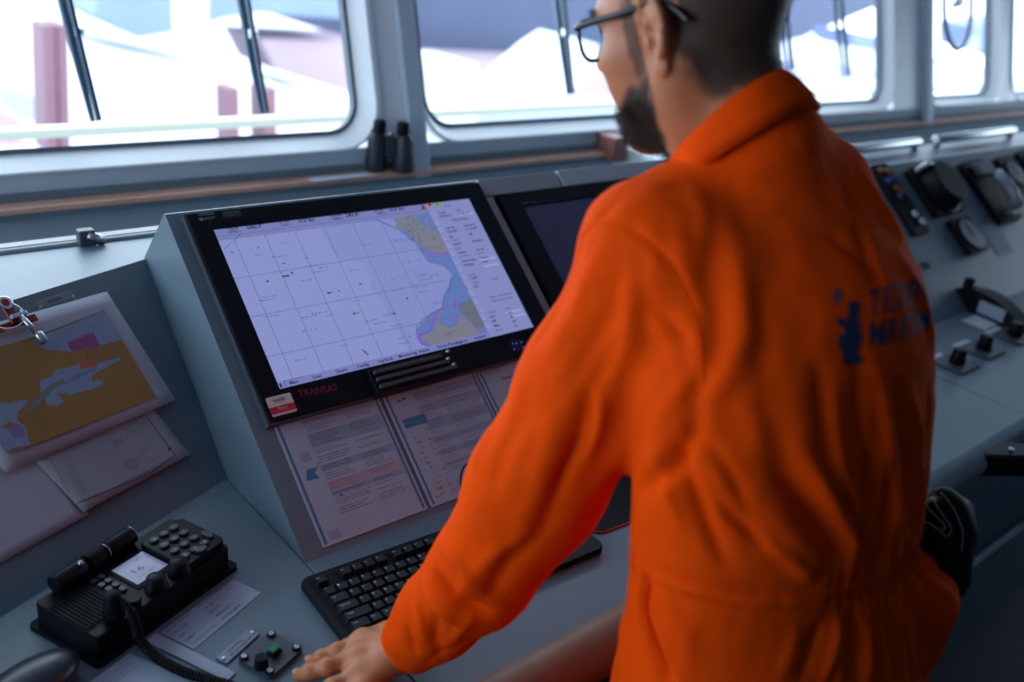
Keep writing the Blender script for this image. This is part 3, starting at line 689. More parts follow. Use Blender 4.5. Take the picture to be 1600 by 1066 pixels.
# ------------------------------------------------------------------ radio set
RF = frame((-.299, .028, 0), Ld, Lb)
ra = thing('radio_set', 'black marine radio with keypad, lit display and two knobs on the left desk', 'radio', M=RF)
MB().prism(rrect(-.004, -.010, .240, .120, .008), 0, .006, blackm).build('base_plate', ra)
MB().prism(rrect(.004, -.002, .228, .110, .003), .006, .042, black, bev=.002).build('housing', ra)
MB().prism(rrect(.153, .004, .228, .092, .008), .042, .052, black, bev=.0025).build('keypad', ra)
leg = mat('key_legend', (.62, .66, .75), .5); kp = mat('rubber_key', (.022, .026, .033), .45)
L_ = [['1', '4', '7', '*'], ['2', '5', '8', '0'], ['3', '6', '9', '#']]
for i in range(3):
    for j in range(4):
        x, y = .2035-.0178*i, .078-.0195*j
        m = MB(Matrix.Translation((x, y, .052))); m.prism([(.0072*math.cos(a), .0058*math.sin(a)) for a in [k*math.pi/10 for k in range(20)]], 0, .0035, kp, bev=.001)
        kk = m.build('keypad_key', ra)
        s = Sheet(Matrix.Translation((x, y, .0557))); s.text(L_[i][3-j], (-.001, -.0014), (.0012, -.0014), .0030, 0, leg); s.build('key_legend', kk)
MB().prism([(.219+.0055*math.cos(a), .030+.011*math.sin(a)) for a in [k*math.pi/10 for k in range(20)]], .052, .0555, kp, bev=.001).build('keypad_key', ra)
MB().prism([(.190+.009*math.cos(a), .012+.006*math.sin(a)) for a in [k*math.pi/10 for k in range(20)]], .052, .056, kp, bev=.001).build('keypad_key', ra)
disp = mat('radio_display_lcd', (.02, .02, .03), .3, emit=(.20, .23, .42), es=.62)
MB().prism(rrect(.093, .026, .152, .090, .002), .042, .0435, blackm).build('display_window', ra)
s = Sheet(Matrix.Translation((0, 0, .0438))); s.rect(.098, .033, .150, .082, 0, disp); s.text('16', (.112, .052), (.128, .052), .010, 1, mat('lcd_ink', (.06, .06, .12), .4)); s.text('DUAL 25W', (.108, .042), (.136, .042), .003, 1, MATS['lcd_ink']); s.text('INTL', (.130, .072), (.144, .072), .003, 1, MATS['lcd_ink']); s.build('display', ra, label='pale lit display')
for x, y in ((.149, .012), (.109, .011)):
    MB().lathe([(.0155, .042), (.0155, .046), (.0135, .048), (.0125, .059), (.010, .0612)], black, Matrix.Translation((x, y, 0)), 24).build('knob', ra)
for i in range(2):
    for j in range(4): MB().prism(rrect(.0775-.0105*i, .078-.0135*j, .0855-.0105*i, .087-.0135*j, .002), .042, .0455, kp, bev=.0007).build('soft_key', ra)
m = MB()
for j in range(11): m.box((.006+.0052*j, .018, .0421), (.0088+.0052*j, .086, .0444), blackm)
m.box((.003, .014, .042), (.067, .090, .0425), blackm); m.build('speaker_grille', ra)
MB().cyl((.068, .006, .040), (.068, .006, .056), .009, black, n=18, bev=.001).build('microphone_socket', ra)
MB().box((.040, .018, .042), (.062, .034, .0433), mat('faded_sticker', (.30, .22, .28), .6)).build('sticker', ra, label='small faded pink sticker')
# flashlight behind the set
fl = thing('flashlight', 'short black torch with a silver clip lying on the back edge of the radio', 'flashlight', M=RF @ Matrix.Translation((.028, .104, .0552)) @ Matrix.Rotation(.05, 4, 'Z'))
m = MB(); m.cyl((0, 0, 0), (.046, 0, 0), .0125, black, n=24, bev=.001); m.cyl((.046, 0, 0), (.052, 0, 0), .009, blackm, n=20); m.cyl((.052, 0, 0), (.076, 0, 0), .0130, blackm, n=24, bev=.001); m.cyl((.076, 0, 0), (.086, 0, 0), .0095, blackm, n=20); br_ = m.build('barrel', fl)
MB().cyl((.086, 0, 0), (.128, 0, 0), .0130, black, n=24, bev=.0015).build('head', fl)
MB().cyl((.128, 0, 0), (.1295, 0, 0), .0128, steel, n=24).build('bezel', fl)
MB().cyl((.082, 0, 0), (.084, 0, 0), .0115, steel, n=20).build('clip_ring', br_); MB().sph((.038, -.006, .0125), .004, steel).build('switch', br_)
# microphone with coiled cord
mc = thing('hand_microphone', 'black microphone plug with a coiled cord standing at the front of the radio', 'microphone', M=RF @ Matrix.Translation((.040, .010, .042)))
MB().lathe([(.0135, .004), (.014, .010), (.0105, .030), (.0085, .034)], black, Matrix.Identity(4), 20).build('plug', mc)
MB().lathe([(.010, .030), (.010, .037), (.006, .040)], blackm, Matrix.Identity(4), 16).build('strain_relief', mc)
path = smooth([RF @ Vector((.040, .010, .078)), RF @ Vector((.046, -.010, .064)), RF @ Vector((.046, -.024, .030)), Z(212, 990, .020), Z(238, 1022, .012), Z(280, 1047, .010), Z(325, 1062, .010), Z(380, 1080, .010), Z(440, 1120, .010)], 8)
# coil round that path
pts = []; L0 = 0; ref = Vector((0, 0, 1))
dens = []
for i in range(len(path)-1):
    a, b = path[i], path[i+1]; n_ = max(2, int((b-a).length/.00045)); t = (b-a).normalized(); x = t.orthogonal().normalized() if i == 0 else (x - t*x.dot(t)).normalized(); y = t.cross(x)
    for k in range(n_):
        p = a.lerp(b, k/n_); L0 += (b-a).length/n_; ph = L0/.0042*2*math.pi; rr = .0052 if i > 8 else .0028
        pts.append(p + (x*math.cos(ph)+y*math.sin(ph))*rr)
o = MB().tube(pts, .0019, black, 6).build('coiled_cord', mc, world=True)
# cards
def card(name, label, quad, z, m, th=.0006):
    t = thing(name, label, 'card', loc=tuple(quad[0]))
    b = MB(Matrix.Translation((-quad[0].x, -quad[0].y, -quad[0].z))); b.prism([(q.x, q.y) for q in quad], z, z+th, m); b.M = Matrix(); b.build('sheet', t); return t
cz = lambda x, y: Z(220+x/6.154, 900+y/6.154, .001)
q = [cz(190, 545), cz(510, 705), cz(1160, 160), cz(880, 30)]
t = card('text_card', 'white card printed with two columns of capitals, in front of the radio', q, .0003, paper3)
CF = frame(q[0], q[3]-q[0], q[1]-q[0]); 
if CF.to_3x3().col[2].z < 0: CF = frame(q[1], q[2]-q[1], q[0]-q[1])
Wd, Hd = (q[3]-q[0]).length, (q[1]-q[0]).length
s = Sheet(CF @ Matrix.Translation((0, 0, .0012)))
for j, (a, b) in enumerate((('BEFORE CALLING', 'FREQUENCY OPERATION 12.5'), ('CALL SIGN', 'VOLUME'), ('NAME', 'MEDIUM'), ('NUMBER', 'EMERGENCY'), ('STATION OF CALL', 'PHONE NUMBER'))):
    y = Hd*(.86-.19*j); s.text(a, (.004, y), (.004+.0030*len(a), y), .0036, 0, inkg, True); s.text(b, (Wd*.46, y), (Wd*.46+.0030*len(b), y), .0036, 0, inkg, True)
s.build('print', t, world=True)
q = [cz(40, 630), cz(830, 1022), cz(910, 935), cz(150, 555)]
t = card('paper_slip', 'plain folded white slip crossing under the coiled cord', q, .0012, paper3, .001)
q = [Z(a, b, .001) for a, b in ((140, 1066), (202, 1020), (300, 1066), (300, 1100), (120, 1100))]
t = card('note_sheet', 'white note with handwriting lying below the coiled cord at the bottom edge', q, .0003, paper3)
s = Sheet(frame(Z(160, 1072, .0014), Ld, Lb))
for j in range(6): s.text(greek(3), (.0, .022-.006*j), (.06, .022-.006*j), .003, 0, inkg)
s.build('print', t, world=True)
# label plate and push button switch
q = [cz(720, 800), cz(825, 855), cz(1160, 550), cz(1050, 515)]
PF = frame(q[0], q[3]-q[0], q[1]-q[0]); w_, h_ = (q[3]-q[0]).length, abs(((q[1]-q[0]).dot((PF.to_3x3().col[1]))))
if PF.to_3x3().col[2].z < 0: PF = frame(q[1], q[2]-q[1], q[0]-q[1])
t = thing('label_plate', 'small engraved metal label strip beside the green button switch', 'name plate', M=PF)
MB().box((0, 0, 0), (w_, h_, .002), pm, bev=.0004).build('plate', t)
s = Sheet(Matrix.Translation((0, 0, .0021))); s.text('CONTROL', (w_*.25, h_*.55), (w_*.68, h_*.55), .0040, 0, ink, True); s.text('FIX NAV LIGHT SET', (w_*.2, h_*.18), (w_*.84, h_*.18), .0036, 0, ink, True); s.build('engraving', t)
for x in (.07, .93): MB().cyl((w_*x, h_*.5, .001), (w_*x, h_*.5, .004), .0022, steel, n=12).build('screw', t)
q = [cz(890, 860), cz(1250, 1010), cz(1540, 750), cz(1170, 570)]
SF = frame(q[0], q[3]-q[0], q[1]-q[0]); w_ = (q[3]-q[0]).length; h_ = abs((q[1]-q[0]).dot(SF.to_3x3().col[1]))
if SF.to_3x3().col[2].z < 0: SF = frame(q[1], q[2]-q[1], q[0]-q[1])
t = thing('push_button_switch', 'black plate with a green push button, a knob and four screws by the hand', 'switch', M=SF)
MB().prism(rrect(0, 0, w_, h_, .004), 0, .006, dgrey, bev=.001).build('plate', t)
bq = on(SF, 428, 1014, .014); kq = on(SF, 408, 1034, .014); g = MB(Matrix.Translation((*bq, 0))); g.box((-.008, -.007, .006), (.008, .007, .012), black, bev=.001); bh = g.build('button_housing', t)
MB(Matrix.Translation((*bq, 0))).box((-.0065, -.0055, .012), (.0065, .0055, .016), mat('green_button', (.0, .16, .085), .35), bev=.001).build('button', bh, label='green square push button')
MB(Matrix.Translation((*kq, 0))).cyl((0, 0, .006), (0, 0, .022), .0095, black, r2=.008, n=24, bev=.001).build('knob', t)
for x in (.09, .91):
    for y in (.12, .88):
        m = MB(Matrix.Translation((w_*x, h_*y, 0))); m.cyl((0, 0, .006), (0, 0, .009), .0058, black, n=18); m.cyl((0, 0, .009), (0, 0, .0103), .0035, steel, n=12); m.box((-.003, -.0005, .0103), (.003, .0005, .0106), blackm); m.build('screw', t)
# rounded black thing at the corner
hs = thing('handset', 'smooth dark rounded handset at the bottom left corner of the desk', 'handset', M=Matrix.Translation(Z(40, 1075, .02)) @ Ld.to_track_quat('X', 'Z').to_matrix().to_4x4())
m = MB(); m.sph((0, 0, 0), .036, mat('glossy_dark_blue', (.01, .015, .03), .35), (1.9, 1.0, .6), 32); m.build('shell', hs)
MB().tube([(-.03, -.01, .0), (-.08, -.04, .004), (-.14, -.08, 0)], .012, black, 12).build('grip', hs)

# ------------------------------------------------------------------ keyboard
KR = -.0552; KS = 1.03
KF = Matrix.Rotation(KR, 4, 'Z') @ Matrix.Translation((0, 0, 0))
kb = thing('keyboard', 'black full size keyboard lying in front of the screen, under the sleeve', 'keyboard', M=KF)
MB().prism(rrect(-.024, -.136, .424, .023, .012), .003, .014, black, bev=.003).build('case', kb)
m = MB(); m.box((-.015, -.118, .0139), (.272, .012, .0146), blackm); m.build('key_well', kb)
u = .01905
def key(x, y, w, lg, h=.022):
    m = MB(Matrix.Translation((x, y, .0146))); a, b = w*u/2-.0009, u*.5*KS-.0010
    m.prism([(-a, -b), (a, -b), (a, b), (-a, b)], 0, .0082, keycap, top=.80 if w < 1.3 else .9, bev=.0008)
    if lg:
        L0 = len(lg); hgt = .0040 if L0 == 1 else .0026; wd = .0028 if L0 == 1 else .0017*L0
        V, Fc = glyphs(lg); x0 = min(v[0] for v in V); x1 = max(v[0] for v in V); sc = wd/(x1-x0)
        vs = [m.bm.verts.new((-a*.72+(v[0]-x0)*sc, (.0012 if L0 == 1 else .0014)+v[1]*hgt/.7, .00835)) for v in V]; i = m.mi(leg)
        for f in Fc:
            try: g = m.bm.faces.new([vs[k] for k in f]); g.material_index = i
            except ValueError: pass
        for v in vs: v.co = m.M @ v.co
    m.build('key', kb, recalc=False)
for lg, x in (('Esc', 0), ('F1', 2), ('F2', 3), ('F3', 4), ('F4', 5), ('F5', 6.5), ('F6', 7.5), ('F7', 8.5), ('F8', 9.5), ('F9', 11), ('F10', 12), ('F11', 13), ('F12', 14)): key(x*u, 0, 1, lg)
def row(y, items, x=0.0):
    x -= .5
    for lg, w in items:
        if lg is not None: key((x+w/2)*u, y*KS, w, lg)
        x += w
row(-.026, [(c, 1) for c in '`1234567890-='] + [('Back', 2)])
row(-.045, [('Tab', 1.5)] + [(c, 1) for c in 'QWERTYUIOP[]'] + [('\\', 1.5)])
row(-.064, [('Caps Lock', 1.75)] + [(c, 1) for c in "ASDFGHJKL;'"] + [('Enter', 2.25)])
row(-.083, [('Shift', 2.25)] + [(c, 1) for c in 'ZXCVBNM,./'] + [('Shift', 2.75)])
row(-.102, [('Ctrl', 1.5), ('Win', 1), ('Alt', 1.5), ('', 6), ('Alt', 1.5), ('Fn', 1), ('Menu', 1), ('Ctrl', 1.5)])
for x, l in ((15.25, ('PrS', 'Ins', 'Del')), (16.25, ('Slk', 'Hom', 'End')), (17.25, ('Pau', 'PgU', 'PgD'))):
    for y, g in zip((0, -.026, -.045), l): key(x*u, y*KS, 1, g)
for x, y in ((16.25, -.083), (15.25, -.102), (16.25, -.102), (17.25, -.102)): key(x*u, y*KS, 1, '')
for j, r_ in enumerate(('NL/*', '789-', '456', '1230')):
    for i, c in enumerate(r_): key((18.75+i)*u, (-.026-.019*j)*KS, 1, c)
# mouse mat and mouse
mmz = Matrix.Rotation(-.15, 4, 'Z')
mp = thing('mouse_mat', 'black mouse mat with a red stitched edge showing between arm and waist', 'mouse mat', M=Matrix.Translation(Z(931, 838, 0)) @ Matrix.Rotation(math.radians(-4), 4, 'Z'))
MB().prism(rrect(0, 0, .26, .24, .022), 0, .003, blackm).build('pad', mp)
rp = rrect(-.0005, -.0005, .2605, .2405, .0225); MB().tube([(a, b, .0022) for a, b in rp], .0013, mat('red_stitching', (.5, .02, .02), .5), 8, closed=True).build('stitched_edge', mp)
ms = thing('computer_mouse', 'black mouse on the mat beyond the man, mostly hidden', 'mouse', M=Matrix.Translation((.672, -.06, .003)))
MB().sph((0, 0, .008), .03, black, (1, 1.8, .75), 24).build('shell', ms); MB().cyl((-.003, .035, .027), (.003, .035, .027), .008, blackm, n=16).build('scroll_wheel', ms)
prop(MB().prism([(0, 0), (.012, .002), (.010, .010), (-.002, .006)], 0, .001, dgrey).build('plastic_chip'), 'tiny grey plastic chip on the bare desk below the elbow', 'chip')['x'] = 1
bpy.data.objects['plastic_chip'].location = Z(884, 892, 0)

# ------------------------------------------------------------------ binoculars on the sill
bn = thing('binoculars', 'dark binoculars standing upright on the wooden sill by the window post', 'binoculars', M=Matrix.Translation((.872, 1.168, .231)) @ Matrix.Rotation(-.55, 4, 'Z') @ Matrix.Scale(1.04, 4))
dk = mat('binocular_rubber', (.012, .02, .035), .5)
for sx in (-1, 1):
    m = MB(); m.lathe([(.027, 0), (.028, .004), (.027, .034), (.024, .05), (.0235, .080), (.019, .094), (.012, .098)], dk, Matrix.Translation((sx*.036, 0, 0)), 24); m.build('barrel', bn)
    m = MB(); m.lathe([(.0145, .096), (.0165, .100), (.0165, .124), (.0150, .128)], blackm, Matrix.Translation((sx*.030, 0, 0)), 20); m.build('eyepiece', bn)
m = MB(); m.box((-.014, -.011, .035), (.014, .011, .088), dk, bev=.004); m.cyl((0, 0, .088), (0, 0, .104), .008, steel, n=16); m.build('hinge', bn)
prop(MB().prism([(.62, WY-.066), (.80, WY-.064), (.80, WY-.028), (.62, WY-.03)], .2300, .2315, whitep).build('paper_strip'), 'white strip of paper lying on the wooden sill left of the binoculars', 'paper')

# ------------------------------------------------------------------ wipers outside the glass
WF = WALLF @ Matrix.Translation((0, 0, -.12))
steeld = mat('wiper_arm_metal', (.05, .09, .14), .45)
for lb, x0, y0, x1, y1 in (('dark wiper hanging outside the left part of the first window', .162, .111, .135, .46), ('dark wiper outside the first window, right of its twin', .589, .112, .575, .46), ('dark wiper outside the second window, left of the man\'s glasses', 1.701, .131, 1.688, .50), ('thin dark wiper just right of the back of the man\'s head', 2.981, .196, 2.93, .56), ('dark wiper outside the third window, well right of the head', 3.421, .163, 3.36, .56)):
    t = thing('window_wiper', lb, 'wiper', M=WF, group='wipers outside the bridge windows')
    MB().tube([(x0, y0, 0), ((x0+x1)/2, (y0+y1)/2+.03, -.012), (x1-.01, y1+.2, -.02)], [.006, .011, .013], steeld, 8).build('wiper_arm', t)
    MB().box((-.004, -.13, .004), (.004, .21, .022), mat('wiper_rubber', (.02, .05, .08), .5), T=Matrix.Translation((x0, y0+.13, 0)) @ Matrix.Rotation(math.atan2(x0-x1, y1-y0), 4, 'Z')).build('wiper_blade', t)
    MB().cyl((x0-.01, y0+.20, .002), (x0+.012, y0+.20, .002), .012, steel, n=12).build('pivot', t)
# clear view screen in the fourth window
cv = thing('clear_view_screen', 'round spinning clear view screen in the window right of the thick post', 'window wiper', M=WALLF @ Matrix.Translation((4.225, .47, .02)))
m = MB(); n_ = 40; R1 = .155
m.tube([(R1*math.cos(k*2*math.pi/n_)*.92, R1*math.sin(k*2*math.pi/n_)*1.32, 0) for k in range(n_)], .012, dgrey, 10, closed=True); m.build('ring', cv)
m = MB(); m.cyl((0, .02, -.02), (0, .02, .02), .03, steel, n=20); m.box((-.010, .0, -.01), (.010, .19, .005), dgrey); m.tube([(0, .02, 0), (.12, .06, 0)], .012, dgrey, 8); m.tube([(0, .02, 0), (-.07, -.03, 0)], .008, dgrey, 8); m.build('motor_bar', cv)

# ------------------------------------------------------------------ right console fittings
dial = mat('dial_face', (.12, .17, .21), .5); red_o = mat('orange_lamp', (.30, .07, .02), .4); bl_l = mat('blue_lamp', (.03, .04, .25), .4)
def gauge(name, label, x, s, w, h, r, dm, knob=0, fr=.02):
    t = thing(name, label, 'gauge', M=PANEL @ Matrix.Translation((x, s, 0)))
    MB().prism(rrect(-w/2, -h/2, w/2, h/2, .012), 0, fr, blackm, bev=.003).build('housing', t)
    if r: MB().lathe([(r*1.1, fr), (r*1.1, fr+.004), (r, fr+.004)], black, Matrix.Identity(4), 32).build('bezel_ring', t); MB().cyl((0, 0, fr), (0, 0, fr+.0045), r*.94, dm, n=32).build('dial', t)
    if r and not knob:
        MB().prism([(-.002, -.01), (.002, -.01), (.001, r*.8), (-.001, r*.8)], fr+.0045, fr+.006, ink).build('pointer', t)
    if knob:
        MB().cyl((0, 0, fr), (0, 0, fr+knob), r*.98, blackm, r2=r*.86, n=36, bev=.006).build('knob', t)
    return t
t = gauge('rudder_gauge', 'big round black knob gauge on a square plate, right of the shoulder', 2.40, .395, .20, .175, .085, blackg, .05)
MB().box((-.075, .062, .02), (-.035, .078, .07), steel, bev=.003).build('lamp', t, label='bright metal lamp hood')
gauge('dial_gauge', 'grey faced black gauge below the big round knob', 2.415, .222, .135, .125, .053, dial)
gauge('dial_gauge', 'grey faced black gauge at the top right edge of the picture', 2.985, .395, .115, .155, .05, dial)
gauge('dial_gauge', 'dark gauge cut by the right edge of the picture', 3.17, .41, .11, .15, .05, dial)
t = thing('telephone', 'black telephone unit with a pale handset, right of the big knob gauge', 'telephone', M=PANEL @ Matrix.Translation((2.74, .350, 0)))
MB().prism(rrect(-.085, -.12, .085, .125, .01), 0, .022, blackm, bev=.003).build('housing', t)
MB().tube([(.015, .045, .05), (.03, .01, .058), (.035, -.04, .056), (.025, -.085, .045)], [.022, .018, .018, .022], mat('handset_grey', (.25, .28, .36), .35), 12).build('handset', t)
MB().box((-.05, .055, .022), (.055, .105, .045), dgrey, bev=.004).build('cradle', t); MB().box((-.04, -.11, .022), (.06, -.09, .045), dgrey, bev=.004).build('cradle', t)
t = thing('alarm_panel', 'narrow dark indicator panel with orange lamps and two white buttons behind the shoulder', 'indicator panel', M=PANEL @ Matrix.Translation((2.17, .39, 0)))
MB().prism(rrect(-.045, -.125, .045, .125, .006), 0, .014, blackm, bev=.002).build('housing', t)
for k, (a, b, c) in enumerate(((-.02, .10, red_o), (.015, .095, red_o), (.01, .065, bl_l), (-.02, .06, bl_l), (.005, .035, red_o), (.02, .02, red_o), (-.01, .005, bl_l))): MB().cyl((a, b, .014), (a, b, .022), .010, c, n=16, bev=.002).build('lamp', t)
for a, b in ((.012, -.062), (.025, -.090)): MB().cyl((a, b, .014), (a, b, .024), .012, whitep, n=18, bev=.003).build('button', t)
t = thing('instruction_label', 'pale printed label on the slope beside the lower gauge', 'label', M=PANEL @ Matrix.Translation((2.60, .185, 0)))
MB().box((-.055, -.055, 0), (.055, .06, .0015), mat('label_grey', (.30, .34, .44), .6)).build('plate', t)
s = Sheet(Matrix.Translation((0, 0, .0017)))
for j in range(6): s.text(greek(3), (-.045, .04-j*.016), (.04, .04-j*.016), .005, 0, inkg)
s.build('print', t)
prop(MB(PANEL @ Matrix.Translation((2.10, .17, 0))).cyl((0, 0, 0), (0, 0, .012), .012, dgrey, n=18, bev=.002).build('key_switch'), 'small round key switch on the bare slope just right of the man\'s back', 'switch')
# curved lever quadrant on the flat
q1, q2 = Z(1472, 452, .02), Z(1612, 512, .02)
dv = (q2-q1); dv.z = 0; th = math.atan2(dv.y, dv.x); LQ = dv.length
t = thing('engine_lever_console', 'long curved black lever housing with a pale label on the right console flat', 'lever', M=Matrix.Translation((q1.x, q1.y, 0.0)) @ Matrix.Rotation(th, 4, 'Z'))
m = MB()
prof = [(LQ*k/16, .012+.055*math.sin(math.pi*min(1, (k+.8)/17))) for k in range(17)]
bm = m.bm; fr_ = []; 
for x, z in prof: fr_.append([bm.verts.new((x, -.035, 0)), bm.verts.new((x, -.030, z)), bm.verts.new((x, .030, z)), bm.verts.new((x, .035, 0))])
for a, b in zip(fr_[:-1], fr_[1:]):
    for k in range(3): bm.faces.new((a[k], a[k+1], b[k+1], b[k]))
bm.faces.new(fr_[0]); bm.faces.new(fr_[-1][::-1]); m._fin(list(bm.verts), black); m.build('quadrant', t)
MB().box((LQ*.50, -.0372, .012), (LQ*.78, -.0335, .048), mat('label_grey', (.30, .34, .44), .6)).build('label', t)
MB().box((LQ*.22, -.012, .05), (LQ*.30, .012, .085), blackm, bev=.004).build('lever', t)
for lb, (a, b) in (('black rotary switch on the flat, nearest the man\'s back', (1493, 570)), ('black rotary switch on the flat, middle of the row of three', (1535, 548)), ('black rotary switch on the flat, rightmost of the row of three', (1583, 527))):
    p = Z(a, b, 0); t = thing('rotary_switch', lb, 'switch', M=Matrix.Translation(p), group='rotary switches on the right console flat')
    MB().prism(rrect(-.055, -.040, .055, .040, .01), 0, .006, dgrey, bev=.002).build('plate', t)
    MB().cyl((0, 0, .006), (0, 0, .045), .020, black, r2=.016, n=20, bev=.003).build('knob', t)
    MB().box((-.05, .045, .0), (.03, .060, .0015), whitep).build('caption_plate', t)
for lb, c_, w_, h_ in (('white card on the flat at the foot of the right slope', (1578, 425), .16, .10), ('small white card by the man\'s back at the foot of the slope', (1470, 478), .12, .07)):
    p = Z(*c_, .0); p = Vector((p.x, min(p.y, YB-.06), .0)); t = thing('desk_card', lb, 'card', M=Matrix.Translation(p)); MB().box((-w_/2, -h_/2, .0), (w_/2, h_/2, .002), whitep).build('sheet', t)
# black rail bracket on the front edge
p0 = Vector((1.37, -.352, -.02)); br = thing('rail_bracket', 'chunky black bracket holding the rail at the right console edge', 'bracket', M=Matrix.Translation(p0) @ Matrix.Rotation(math.radians(-28), 4, 'Z'))
MB().prism([(-.02, -.02), (.10, -.03), (.125, -.022), (.135, 0), (.125, .022), (.10, .03), (-.02, .04)], -.03, .018, black, bev=.006).build('arm', br)
MB().cyl((.055, 0, .017), (.055, 0, .022), .006, steel, n=14).build('bolt', br)
t = thing('hand_rail', 'bright metal hand rail running right from the black bracket', 'rail', M=Matrix.Translation(p0))
MB().cyl((.10, -.058, -.006), (5.5, -.058, -.006), .012, steel, n=16).build('rail_bar', t)
MB().prism([(5.4, -.07), (5.46, -.07), (5.46, .03), (5.4, .03)], -.02, .01, black).build('end_bracket', t)

# ------------------------------------------------------------------ the man: distance fields turned into meshes
class Field:
    def __init__(s, lo, hi, h, T=None):
        """grid of signed distances; T maps grid points to the frame the shapes are given in"""
        s.h = h; s.lo = np.array(lo, float); n = np.ceil((np.array(hi)-s.lo)/h).astype(int)+1
        s.ax = [s.lo[i]+h*np.arange(n[i]) for i in range(3)]; s.v = np.full(tuple(n), .08, np.float32)
    def sub(s, lo, hi):
        sl = []
        for i in range(3):
            a = max(0, int((lo[i]-s.lo[i])/s.h)); b = min(s.v.shape[i], int((hi[i]-s.lo[i])/s.h)+2)
            if b <= a: return None, None
            sl.append(slice(a, b))
        X, Y, Z_ = np.meshgrid(*[s.ax[i][sl[i]] for i in range(3)], indexing='ij')
        return tuple(sl), np.stack([X, Y, Z_], -1).astype(np.float32)
    def add(s, f, lo, hi, k=.02, op='u', pad=.05):
        sl, P = s.sub([l-pad for l in lo], [l+pad for l in hi])
        if sl is None: return s
        d = f(P); a = s.v[sl]
        if op == 'u': hh = np.clip(.5+.5*(a-d)/k, 0, 1); r = a*(1-hh)+d*hh-k*hh*(1-hh)
        elif op == 's': d = -d; hh = np.clip(.5-.5*(a-d)/k, 0, 1); r = a*(1-hh)+d*hh+k*hh*(1-hh)
        else: hh = np.clip(.5-.5*(a-d)/k, 0, 1); r = a*(1-hh)+d*hh+k*hh*(1-hh)
        s.v[sl] = r; return s
    def cap(s, a, b, ra, rb, k=.02, op='u'):
        a, b = np.array(a, np.float32), np.array(b, np.float32); R = max(ra, rb)
        def f(P):
            ab = b-a; t = np.clip(((P-a)@ab)/(ab@ab), 0, 1); return np.linalg.norm(P-(a+t[..., None]*ab), axis=-1)-(ra+(rb-ra)*t)
        return s.add(f, np.minimum(a, b)-R, np.maximum(a, b)+R, k, op)
    def ell(s, c, r, k=.02, op='u', R=None):
        c, r = np.array(c, np.float32), np.array(r, np.float32); Rm = np.eye(3, dtype=np.float32) if R is None else np.array(R, np.float32)
        def f(P):
            q = ((P-c)@Rm)/r; l = np.linalg.norm(q, axis=-1); g = np.linalg.norm(q/r, axis=-1)+1e-9; return l*(l-1)/g
        m = float(max(r)); return s.add(f, c-m, c+m, k, op, pad=.03+2*k)
def nets(v, lo, h):
    S_ = v < 0; n = np.array(v.shape)-1; cnt = np.zeros(n, np.float32); acc = np.zeros((*n, 3), np.float32)
    def cs(d): return tuple(slice(d[i], d[i]+n[i]) for i in range(3))
    import itertools
    for axis in range(3):
        o = [i for i in range(3) if i != axis]
        for a, b in itertools.product((0, 1), repeat=2):
            d0 = [0, 0, 0]; d0[o[0]] = a; d0[o[1]] = b; d1 = list(d0); d1[axis] = 1
            A, B = v[cs(d0)], v[cs(d1)]; c = (A < 0) != (B < 0); t = np.where(c, A/(A-B+1e-12), 0)
            cnt += c
            for i in range(3): acc[..., i] += c*(d0[i] if i != axis else t)
    act = cnt > 0; idx = -np.ones(n, np.int64); ii = np.argwhere(act); idx[act] = np.arange(len(ii))
    V = (ii + acc[act]/cnt[act][:, None])*h + lo
    F = []
    for axis in range(3):
        o = [(axis+1) % 3, (axis+2) % 3]; sA = [slice(None)]*3; sB = [slice(None)]*3; sA[axis] = slice(0, -1); sB[axis] = slice(1, None)
        A, B = S_[tuple(sA)], S_[tuple(sB)]; e = np.argwhere(A != B); e = e[(e[:, o[0]] > 0) & (e[:, o[1]] > 0) & (e[:, o[0]] < n[o[0]]) & (e[:, o[1]] < n[o[1]])]
        sg = A[tuple(e.T)]
        def g(da, db): q = e.copy(); q[:, o[0]] -= da; q[:, o[1]] -= db; return idx[tuple(q.T)]
        Q = np.stack([g(1, 1), g(0, 1), g(0, 0), g(1, 0)], 1); Q[~sg] = Q[~sg][:, ::-1]; F.append(Q)
    return V, np.concatenate(F)
def smoothv(V, F, it=2, lam=.5):
    E = np.concatenate([F[:, [0, 1]], F[:, [1, 2]], F[:, [2, 3]], F[:, [3, 0]]]); E = np.concatenate([E, E[:, ::-1]])
    deg = np.bincount(E[:, 0], minlength=len(V))[:, None]
    for _ in range(it):
        m = np.stack([np.bincount(E[:, 0], weights=V[E[:, 1], i], minlength=len(V)) for i in range(3)], 1)/np.maximum(deg, 1); V = V+(m-V)*lam
    return V
def vnormals(V, F):
    n = np.cross(V[F[:, 2]]-V[F[:, 0]], V[F[:, 3]]-V[F[:, 1]]); N = np.zeros_like(V)
    for i in range(4):
        for k in range(3): N[:, k] += np.bincount(F[:, i], weights=n[:, k], minlength=len(V))
    return N/(np.linalg.norm(N, axis=1)[:, None]+1e-12)
def npmesh(name, V, F, m, parent=None, attr=None):
    me = bpy.data.meshes.new(name); me.vertices.add(len(V)); me.vertices.foreach_set('co', np.ascontiguousarray(V, np.float32).ravel())
    F = np.ascontiguousarray(F, np.int32); k = F.shape[1]
    me.loops.add(F.size); me.loops.foreach_set('vertex_index', F.ravel()); me.polygons.add(len(F)); me.polygons.foreach_set('loop_start', np.arange(0, F.size, k, dtype=np.int32))
    me.polygons.foreach_set('use_smooth', np.ones(len(F), bool)); me.update(calc_edges=True); me.materials.append(m)
    if attr:
        for an, vals in attr.items(): a = me.attributes.new(an, 'FLOAT', 'POINT'); a.data.foreach_set('value', np.ascontiguousarray(vals, np.float32))
    o = bpy.data.objects.new(name, me); COL.objects.link(o)
    if parent: o.parent = parent
    return o
